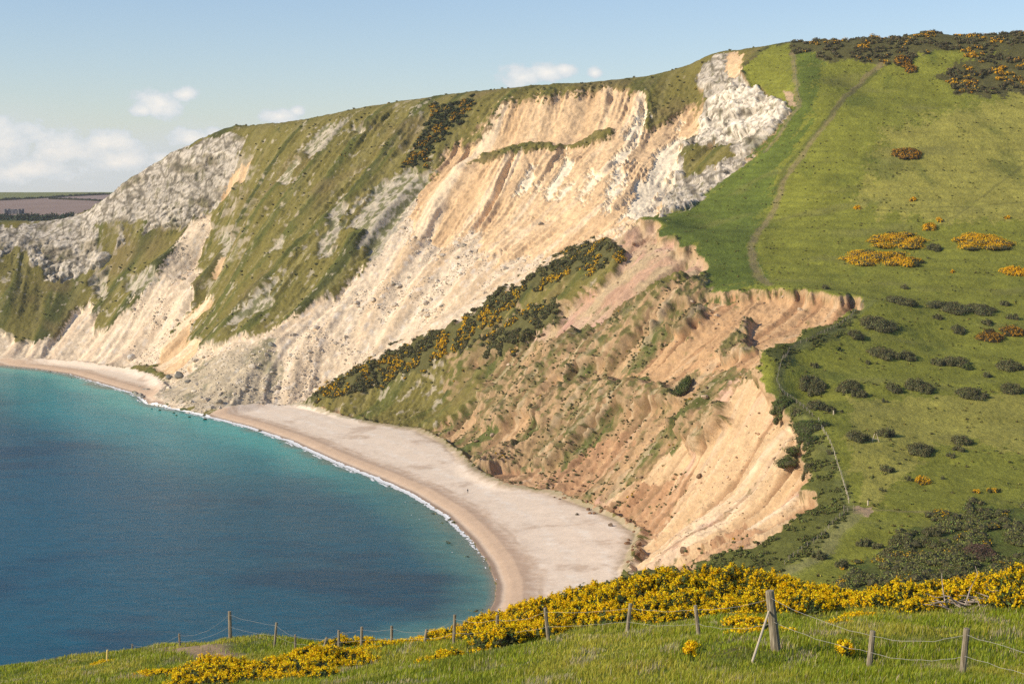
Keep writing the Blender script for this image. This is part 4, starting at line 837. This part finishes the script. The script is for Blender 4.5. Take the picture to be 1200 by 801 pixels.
M_YEL, _, bb3 = mat_new('yellowed_wood', .85, .1); bb3.inputs['Base Color'].default_value = (.72,.56,.20,1)
M_WIRE, _, bb4 = mat_new('galvanised_wire', .6, .4); bb4.inputs['Base Color'].default_value = (.36,.34,.30,1)
def post_mesh(name, p0, p1, r, mat, parent=None, org=(0, 0, 0), ns=9):
    S = Soup(); p0, p1 = np.array(p0, float), np.array(p1, float); k = 7; pts = [p0 + (p1 - p0) * i / k for i in range(k + 1)]; rd = [r * (1.06 - .1 * i / k) * rr(.97, 1.03) for i in range(k + 1)]
    pts.append(p1 + (p1 - p0) * .008); rd.append(r * .80)
    tube(S, pts, rd, ns, (.3,.3,.3)); o = S.obj(name, mat, org, parent=parent); return o
def wire(name, P, S_=None, sag=.06, r=.006, org=(0, 0, 0), parent=None):
    S = Soup(); pts = []
    for a, b in zip(P[:-1], P[1:]):
        a, b = np.array(a), np.array(b); sg = sag * rr(.3, 1.6) * np.linalg.norm(b - a) / 5; kx = rr(-.02, .02, 9)
        for i in range(9): t = i / 9; pts.append(a + (b - a) * t - np.array((0, 0, sg * 4 * t * (1 - t) + (kx[i] if i else 0))))
    pts.append(np.array(P[-1])); tube(S, pts, [r] * len(pts), 5, (.5,.5,.5)); 
    return S.obj(name, M_WIRE, org, parent=parent)
NEAR = [ # px top, py top, px base, py base, Y, radius
 (155,754,155,762,93,.05),(181,754,181,760,90,.05),(210,742,211,758,86,.055),(269,716,270,749,78,.085),(324,729,321,757,74,.055),(346,743,346,762,72,.05),(383,746,376,763,69.5,.05),(397,738,397,764,68,.055),(424,734,423,764,67,.055),
 (459,733,459,760,65,.055),(500,737,496,757,63,.055),(533,720,531,761,59.5,.055),(583,721,582,761,57,.055),(639,712,644,754,54,.060),(739,707,733,748,52,.062),(815,709,821,750,47,.058),(902,692,911,759,41,.115),(1023,739,1017,787,38.5,.070),(1133,736,1126,798,36,.070),(1262,772,1258,830,33.5,.065),(1395,782,1393,838,32,.065)]
fo_ = at(905, 760, 41); FT = empty('wire_fence', fo_, 'near fence of weathered posts and slack barbed wire along the brow above the bay', 'fence')
tops = []
for i, (tx, ty, bx_, by_, Y, r) in enumerate(NEAR):
    b = np.array(at(bx_, by_, Y)); zg = float(ground(b[0], b[1])[0]); t = np.array(at(tx, ty, Y)); b[2] = min(b[2], zg) - .25
    o = post_mesh('post', b, t, r, M_WOOD, FT, fo_)
    if r > .1: o['label'] = 'thick strainer post'
    tops.append((t, b + np.array((0, 0, .25)), r))
post_mesh('brace', at(881.5, 775, 39.3), at(901, 716, 40.9), .028, M_PALE, FT, fo_, 7)
for fr_, sg in ((.90, .25), (.50, .2)):
    seg = [t * fr_ + b * (1 - fr_) - np.array((0, r + .004, 0)) for t, b, r in tops]
    wire('wire', seg[:17], sag=sg * .45, r=.0038, org=fo_, parent=FT); wire('wire', seg[16:], sag=.18, r=.0045, org=fo_, parent=FT)
mk = at(125, 781, 78); tag(post_mesh('marker_post', (mk[0], mk[1], float(ground(mk[0], mk[1])[0]) - .2), at(126, 761, 78), .055, M_YEL), 'short pale yellow marker post standing alone in the grass at the lower left', 'post')
def far_fence(name, label, line, step, h, wires, r=.09, pm=None, mn=380):
    P = [np.array(locate(*p, mn)) for p in line]; P2 = []
    for a, b in zip(P[:-1], P[1:]):
        k = max(1, int(np.linalg.norm(b[:2] - a[:2]) / step))
        for i in range(k): q = a + (b - a) * i / k; q[2] = ground(q[0], q[1])[0]; P2.append(q)
    P2 = P2[:98]; t = empty(name, tuple(P2[len(P2) // 2]), label, 'fence'); org = tuple(P2[len(P2) // 2])
    for q in P2:
        post_mesh('post', q - np.array((0, 0, .3)), q + np.array((rr(-.1, .1), rr(-.1, .1), h * rr(.85, 1.15))), r * rr(.8, 1.2), pm or M_WOOD, t, org, 6)
    for w_ in wires: wire('wire', [q + np.array((0, 0, h * w_)) for q in P2], sag=.05, r=.016, org=org, parent=t)
    return t
far_fence('wire_fence', 'dark fence following the cliff edge from the slump corner to the green bush', [(1012,353),(998,372),(978,385),(960,394),(940,403),(926,412),(916,430),(912,447),(918,460),(932,470),(948,482),(958,492)], 3.0, 1.35, (.9, .5), .10)
far_fence('wire_fence', 'pale fence running down from the green bush to the gate by the worn path', [(962,494),(970,508),(978,525),(985,545),(992,565),(998,585),(1001,594)], 2.6, 1.3, (.9, .5), .085, M_PALE)
far_fence('wire_fence', 'lowest rough fence running from the gate down to the near hedge', [(998,600),(985,612),(972,625),(958,636),(945,645),(930,657),(918,666)], 2.6, 1.3, (.9, .5), .085)
far_fence('wire_fence', 'thin fence climbing beside the white scar to the hilltop', [(893,180),(905,165),(918,150),(930,132),(933,118),(930,100),(928,84),(926,68)], 6.0, 1.5, (.9,), .12)
far_fence('wire_fence', 'short fence dropping down the hill to the top of the lower slump', [(879,292),(884,306),(892,318),(902,332)], 6.0, 1.3, (.9,), .10)
# gate, pale frame, stumps
g0 = np.array(locate(1000, 598)); gt = empty('field_gate', tuple(g0), 'weathered gate where the fences meet at the top of the worn valley path', 'gate')
for dx in (-1.3, 1.3): post_mesh('gate_post', g0 + (dx, 0, -.3), g0 + (dx, 0, 1.4), .12, M_WOOD, gt, g0, 7)
for hz in (.35, .7, 1.1): post_mesh('rail', g0 + (-1.25, -.02, hz), g0 + (1.25, -.02, hz), .05, M_WOOD, gt, g0, 6)
q0 = np.array(locate(1030, 518)); ft = empty('wooden_frame', tuple(q0), 'pale A shaped wooden frame standing between two dark bushes on the pasture', 'frame')
for s_ in (-1, 1): 
    for q_ in (-.35, .35): post_mesh('leg', q0 + (s_ * 1.1, q_, -.2), q0 + (s_ * .25, 0, 2.5), .07, M_PALE, ft, q0, 6)
post_mesh('crossbar', q0 + (-.8, -.2, .9), q0 + (.8, -.2, .9), .06, M_PALE, ft, q0, 6)
for px, py, lb in ((980,486,'pale marker stump beside the little bush on the pasture'), (1022,592,'pale marker stump on the short grass right of the gate')):
    p = np.array(locate(px, py)); tag(post_mesh('marker_stump', p - (0, 0, .2), p + (0, 0, 1.3), .2, M_PALE, None, (0, 0, 0), 7), lb, 'post')

# ---------------- rocks
def rock(S, p, s, col, flat=.7):
    v = IC2V * (1 + RNG.normal(0, .10, (len(IC2V), 1))) if s > 1.2 else ICV * (1 + RNG.normal(0, .14, (12, 1))); f = IC2F if s > 1.2 else ICF
    pl = RNG.normal(0, 1, (5, 3)); pl /= np.linalg.norm(pl, axis=1)[:, None]
    for q in pl: dd_ = v @ q; v = v - np.outer(np.maximum(0, dd_ - .62), q)
    a = rr(0, 6.28); R_ = np.array(((math.cos(a), -math.sin(a), 0), (math.sin(a), math.cos(a), 0), (0, 0, 1))); v = (v * s * np.array((1, rr(.6, 1), flat * rr(.7, 1.2)))) @ R_.T
    S.add(v + np.array(p), f, col)
S = Soup(); mk_ = (K('scree', 'debris') * VF * (PX > 150) > .5) & ~beach; dens_ = fbm(LX / 18, LY / 18, 88, 4); P = pick(mk_ & ((dens_ > .06) | ((PY > 400) & (PX < 340) & (dens_ > -.15)) | ((PY > 238) & (PY < 300) & (PX > 470) & (PX < 660) & (dens_ > -.2))), 6000)
for p in P:
    s = .3 + .28 * RNG.pareto(2.6); s = min(s, 2.4); c_ = np.array((.60,.51,.39)) * rr(.7, 1.15) if RNG.random() < .9 else np.array((.34,.30,.23)); rock(S, p + (0, 0, s * .1), s, c_)
tag(S.obj('rubble', M_ROCKS), 'chalk rubble strewn over the pale landslip', 'rubble', kind='stuff')
S = Soup(); P = pick(((K('cream', 'redearth', 'orange2', 'slump', 'pink') * VF) > .5) & ~beach & (fbm(LX/14, LY/14, 86, 3) > -.05), 2200)
for p in P: s = min(.2 + .2 * RNG.pareto(2.6), 1.6); rock(S, p, s, np.array(((.40,.25,.15), (.5,.38,.26), (.22,.15,.09))[RNG.integers(3)]) * rr(.8, 1.2))
tag(S.obj('clods', M_ROCKS), 'clods of earth and stone fallen down the orange slump', 'rubble', kind='stuff')
def boulder(px, py, s, col, label, group=None, z0=None, ymin=380):
    p = locate(px, py, ymin) if z0 is None else at_z(px, py, z0); S = Soup(); rock(S, (p[0], p[1], p[2] + s * .15), s, col); o = S.obj('boulder', M_ROCKS, p); o.location = p; return tag(o, label, 'boulder', group)
boulder(149, 421, 4.2, (.58,.54,.47), 'large pale boulder at the back of the far beach'); boulder(205, 441, 4.0, (.20,.19,.16), 'large dark grey boulder at the foot of the orange gully')
boulder(194, 443, 2.8, (.26,.25,.21), 'dark boulder just left of the large dark grey one'); boulder(214, 448, 2.6, (.24,.22,.18), 'dark boulder just right of the large dark grey one')
boulder(677, 603, 1.1, (.12,.10,.07), 'small dark lump lying alone on the near beach sand'); boulder(717, 616, 1.3, (.14,.10,.07), 'dark lump on the beach close to the near cliff foot')
boulder(315, 405, 2.6, (.30,.28,.22), 'dark boulder in the lower left of the pale landslip'); boulder(632, 263, 2.2, (.3,.26,.2), 'grey rock at the upper edge of the loose debris')
for i in range(46):
    t = RNG.random(); px = 158 + 62 * t + rr(-4, 4); py = 461 + 20 * t ** 1.0 + rr(-9, 3); s = rr(1.0, 3.0); wet = RNG.random() < .5
    boulder(px, py, s, (.09,.10,.04) if wet else (.30,.28,.23), 'weedy rock at the waterline below the pale landslip' if wet else 'grey rock at the waterline below the pale landslip', 'weedy rocks at the waterline' if wet else 'grey rocks at the waterline', 0.05)
for px, py in [(178,479),(187,481),(207,487),(222,489),(204,484),(240,492)]: boulder(px, py, rr(.7, 1.3), (.06,.07,.035), 'dark rock standing in the shallow water off the landslip foot', 'dark rocks in the shallows', -.1)
for i in range(34):
    px, py = ((rr(688, 745), rr(586, 612)), (rr(735, 752), rr(612, 660)), (rr(640, 700), rr(570, 590)))[i % 3]; s = rr(.5, 1.3)
    boulder(px, py, s, (.24,.14,.08), 'brown block fallen at the foot of the near slump', 'brown blocks at the slump foot')

# ---------------- person on the beach
M_SKIN, _, q_ = mat_new('skin', .6, .3); q_.inputs['Base Color'].default_value = (.5,.32,.24,1); M_CLO, _, q_ = mat_new('dark_clothes', .9, .1); q_.inputs['Base Color'].default_value = (.03,.035,.05,1); M_HAIR, _, q_ = mat_new('hair', .8, .1); q_.inputs['Base Color'].default_value = (.05,.03,.02,1)
pp = locate(547, 578); PT = (pp[0], pp[1], float(ground(pp[0], pp[1])[0]))
def skin_body(name, verts, edges, rads, mat, parent=None, loc=(0, 0, 0)):
    me = bpy.data.meshes.new(name); me.from_pydata(verts, edges, []); o = bpy.data.objects.new(name, me); COL.objects.link(o); o.parent = parent; o.location = loc
    md = o.modifiers.new('skin', 'SKIN'); 
    if not me.skin_vertices: me.attributes.new('dummy', 'FLOAT', 'POINT')
    for v, r in zip(me.skin_vertices[0].data, rads): v.radius = (r, r)
    me.skin_vertices[0].data[0].use_root = True; s = o.modifiers.new('sub', 'SUBSURF'); s.levels = 1; s.render_levels = 2; me.materials.append(mat); return o
bv = [(0,0,.93),(0,0,1.12),(0,0,1.38),(0,0,1.50),(0,-.02,1.62),(0,-.02,1.72),(-.10,0,.88),(-.12,-.12,.50),(-.12,-.02,.08),(-.12,-.16,.03),(.10,0,.88),(.12,.10,.50),(.12,.24,.10),(.12,.12,.04),(-.20,0,1.40),(-.25,.06,1.12),(-.24,-.04,.88),(.20,0,1.40),(.25,-.06,1.12),(.24,-.16,.92)]
be = [(0,1),(1,2),(2,3),(3,4),(4,5),(0,6),(6,7),(7,8),(8,9),(0,10),(10,11),(11,12),(12,13),(2,14),(14,15),(15,16),(2,17),(17,18),(18,19)]
br = [.14,.13,.15,.055,.095,.085,.09,.065,.045,.035,.09,.065,.045,.035,.06,.045,.035,.06,.045,.035]
body = skin_body('person', bv, be, br, M_CLO, None, PT); tag(body, 'distant person in dark clothes walking alone on the beach shingle', 'person')
S = Soup(); S.add(IC2V * np.array((.10, .115, .10)) + (0, .015, 1.71), IC2F, (.05,.03,.02)); S.obj('hair', M_HAIR, parent=body)

# ---------------- far trees, hedges, castle
def tree_mass(name, label, cat, pts, r0, r1, col, kind='stuff'):
    S = Soup()
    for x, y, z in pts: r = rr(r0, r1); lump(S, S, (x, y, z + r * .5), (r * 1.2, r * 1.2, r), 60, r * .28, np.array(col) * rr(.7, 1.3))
    return tag(S.obj(name, M_LEAF), label, cat, kind=kind)
def fz(x, y): 
    return float(np.interp(0, [0], [0]) + samp2(x, y))
def samp2(x, y):
    i = np.clip(np.searchsorted(fr, y) - 1, 0, len(fr) - 2); j = np.clip((x / y * F + 600 + 400) / 4.0, 0, len(fp) - 2); return FZ[int(i), int(j)]
pts = []
for _ in range(520):
    px = rr(-150, 170); Y = rr(2130, 2440); x = (px - 600) / F * Y; pts.append((x, Y, fz(x, Y)))
tree_mass('woodland', 'belt of dark trees far beyond the white cliff', 'woodland', pts, 4.5, 8, (.045,.060,.028))
def hedge_far(label, a, b, Yf, r0, r1):
    pts = []
    for t in np.linspace(0, 1, 110): px = a[0] * (1 - t) + b[0] * t; Y = Yf(px); x = (px - 600) / F * Y; pts.append((x, Y, fz(x, Y)))
    tree_mass('hedgerow', label, 'hedge', pts, r0, r1, (.045,.055,.028), None)
hy = lambda px: 3230 + 4.4 * px
hedge_far('long dark hedge dividing the far green field from the brown field', (-60, 0), (175, 0), hy, 2, 3.6)
hedge_far('short dark hedge crossing the far brown field', (60, 0), (175, 0), lambda px: 3600 - 3.6 * px, 1.6, 2.8)
M_STONE, _, q_ = mat_new('grey_stone', .9, .1); q_.inputs['Base Color'].default_value = (.17,.165,.17,1); M_DARK, _, q_ = mat_new('dark_window', .4, .4); q_.inputs['Base Color'].default_value = (.02,.02,.025,1)
cY = 2560; cx0 = (18 - 600) / F * cY; cz = at(18, 250, cY)[2]; ct = empty('castle', (cx0, cY, cz), 'tiny grey castle with corner towers above the far trees at the left border', 'castle')
def box(S, x0, x1, y0, y1, z0, z1, col=(.2,.2,.2)):
    v = np.array([(x, y, z) for z in (z0, z1) for y in (y0, y1) for x in (x0, x1)], float); q = [(0,2,3,1),(4,5,7,6),(0,1,5,4),(2,6,7,3),(0,4,6,2),(1,3,7,5)]
    f = []
    for a, b, c, d in q: f += [(a, b, c), (a, c, d)]
    S.add(v, np.array(f), col)
S = Soup(); box(S, -10, 10, -9, 9, -4, 4.6); box(S, -4, 3, -6, 6, 4.6, 6.0); S.obj('wall', M_STONE, parent=ct)
for sx_ in (-1, 1):
    for sy_ in (-1, 1):
        S = Soup(); tube(S, [(sx_ * 10.5, sy_ * 9, -4), (sx_ * 10.5, sy_ * 9, 6.0)], [2.2, 2.2], 12, (.2,.2,.2)); tube(S, [(sx_ * 10.5, sy_ * 9, 6.0), (sx_ * 10.5, sy_ * 9, 6.7)], [2.5, 2.5], 12, (.2,.2,.2)); S.obj('tower', M_STONE, parent=ct)
for zz in (-.6, 2.2):
    for xx in (-7.5, -2.5, 2.5, 7.5): S = Soup(); box(S, xx - .7, xx + .7, -9.06, -8.9, zz, zz + 1.7); S.obj('window', M_DARK, parent=ct)

# ---------------- air
hb = Soup(); box(hb, -3500, 3500, -200, 5700, -40, 232); hz_m = bpy.data.materials.new('haze'); hz_m.use_nodes = True; nt = hz_m.node_tree; nt.nodes.remove(nt.nodes['Principled BSDF']); pv = N(nt, 'ShaderNodeVolumePrincipled'); pv.inputs['Color'].default_value = (.93,.97,1,1); pv.inputs['Density'].default_value = .00004; pv.inputs['Anisotropy'].default_value = .2
nt.links.new(pv.outputs[0], nt.nodes['Material Output'].inputs['Volume']); tag(hb.obj('haze', hz_m), kind='stuff')
# ---------------------------------------------------------------- camera, light, sky
cam = bpy.data.cameras.new('camera'); co = bpy.data.objects.new('camera', cam); COL.objects.link(co); co.location = (0, 0, H); co.rotation_euler = (math.pi / 2 - TH, 0, 0)
cam.sensor_fit = 'HORIZONTAL'; cam.sensor_width = 36; cam.lens = 36 * F / 1200; cam.clip_start = .5; cam.clip_end = 60000; scene.camera = co
SUN = np.array((-.84, -.30, .48)); SUN /= np.linalg.norm(SUN)
sd = bpy.data.lights.new('sun', 'SUN'); sd.energy = 5.0; sd.angle = math.radians(.5); sd.color = (1, .87, .67); so = bpy.data.objects.new('sun', sd); COL.objects.link(so)
from mathutils import Vector
so.rotation_euler = Vector(SUN).to_track_quat('Z', 'Y').to_euler()
w = bpy.data.worlds.new('World'); scene.world = w; w.use_nodes = True; nt = w.node_tree; L = nt.links; bg = nt.nodes['Background']
sky = N(nt, 'ShaderNodeTexSky'); sky.sky_type = 'NISHITA'; sky.sun_disc = False; sky.sun_elevation = math.asin(SUN[2]); sky.sun_rotation = math.atan2(SUN[0], SUN[1]); sky.altitude = 0; sky.air_density = 1.0; sky.dust_density = .2; sky.ozone_density = 3
tc = N(nt, 'ShaderNodeTexCoord'); sx = N(nt, 'ShaderNodeSeparateXYZ'); L.new(tc.outputs['Generated'], sx.inputs[0])
def math_(op, a, b=None, c=None):
    n = N(nt, 'ShaderNodeMath', operation=op)
    for i, v in enumerate((a, b, c)):
        if v is None: continue
        if isinstance(v, (int, float)): n.inputs[i].default_value = v
        else: L.new(v, n.inputs[i])
    return n.outputs[0]
dy = math_('MAXIMUM', sx.outputs[1], .05)
az = math_('DIVIDE', sx.outputs[0], dy); el = math_('DIVIDE', sx.outputs[2], dy)
cv = N(nt, 'ShaderNodeCombineXYZ'); L.new(az, cv.inputs[0]); L.new(math_('MULTIPLY', el, 1.5), cv.inputs[1])
nz = N(nt, 'ShaderNodeTexNoise'); nz.inputs['Scale'].default_value = 46; nz.inputs['Detail'].default_value = 10; nz.inputs['Roughness'].default_value = .62; L.new(cv.outputs[0], nz.inputs['Vector'])
nz2 = N(nt, 'ShaderNodeTexNoise'); nz2.inputs['Scale'].default_value = 12; nz2.inputs['Detail'].default_value = 6; L.new(cv.outputs[0], nz2.inputs['Vector'])
def ell(cx, cy, rx, ry):
    u = math_('DIVIDE', math_('SUBTRACT', az, (cx - 600) / F), rx / F); v = math_('DIVIDE', math_('SUBTRACT', el, (215 - cy) / F), ry / F)
    r = math_('SQRT', math_('ADD', math_('MULTIPLY', u, u), math_('MULTIPLY', v, v)))
    return math_('SUBTRACT', 1.0, r)
CL = [(192,124,34,21),(218,113,22,10),(170,131,18,11),(330,138,32,11),(350,131,12,9),(612,92,34,15),(640,86,28,14),(660,84,18,10),(696,88,10,8),(85,176,74,30),(125,170,46,26),(12,170,52,36),(150,188,70,20),(220,164,42,14),(255,158,16,10),(40,200,110,20),(190,186,35,12)]
acc = None
for c in CL:
    e = ell(*c); acc = e if acc is None else math_('MAXIMUM', acc, e)
dens = math_('ADD', acc, math_('MULTIPLY', math_('SUBTRACT', nz.outputs['Fac'], .5), 2.3))
mr = N(nt, 'ShaderNodeMapRange'); mr.interpolation_type = 'SMOOTHSTEP'; mr.inputs[1].default_value = -.05; mr.inputs[2].default_value = .38; L.new(dens, mr.inputs[0])
mask = mr.outputs[0]
# thin veil low on the left
ve = ell(20, 200, 520, 80); vm = N(nt, 'ShaderNodeMapRange'); vm.interpolation_type = 'SMOOTHSTEP'; vm.inputs[1].default_value = -.1; vm.inputs[2].default_value = .9; vm.inputs[4].default_value = .8
L.new(math_('ADD', ve, math_('MULTIPLY', math_('SUBTRACT', nz2.outputs['Fac'], .5), 1.2)), vm.inputs[0])
mask = math_('MAXIMUM', math_('MULTIPLY', mask, .92), vm.outputs[0])
# cloud tint: lit tops warm white, thin lower parts bluish
cr = N(nt, 'ShaderNodeMix'); cr.data_type = 'RGBA'; cr.inputs[6].default_value = (7.7, 8.4, 8.9, 1); cr.inputs[7].default_value = (11.5, 10.9, 10.1, 1)
m2 = N(nt, 'ShaderNodeMapRange'); m2.inputs[1].default_value = .2; m2.inputs[2].default_value = 1.1; L.new(dens, m2.inputs[0]); L.new(m2.outputs[0], cr.inputs[0])
mxs = N(nt, 'ShaderNodeMix'); mxs.data_type = 'RGBA'; L.new(mask, mxs.inputs[0]); skt = N(nt, 'ShaderNodeVectorMath', operation='MULTIPLY'); skt.inputs[1].default_value = (1.50, 1.45, 1.57); L.new(sky.outputs[0], skt.inputs[0]); L.new(skt.outputs[0], mxs.inputs[6]); L.new(cr.outputs[2], mxs.inputs[7])
L.new(mxs.outputs[2], bg.inputs[0]); bg.inputs[1].default_value = .088
vs = scene.view_settings; vs.view_transform = 'Standard'; vs.look = 'None'; vs.exposure = .0; vs.gamma = 1; vs.use_curve_mapping = False
scene.cycles.use_denoising = False; scene.cycles.max_bounces = 5; scene.cycles.transparent_max_bounces = 4; scene.cycles.volume_bounces = 0
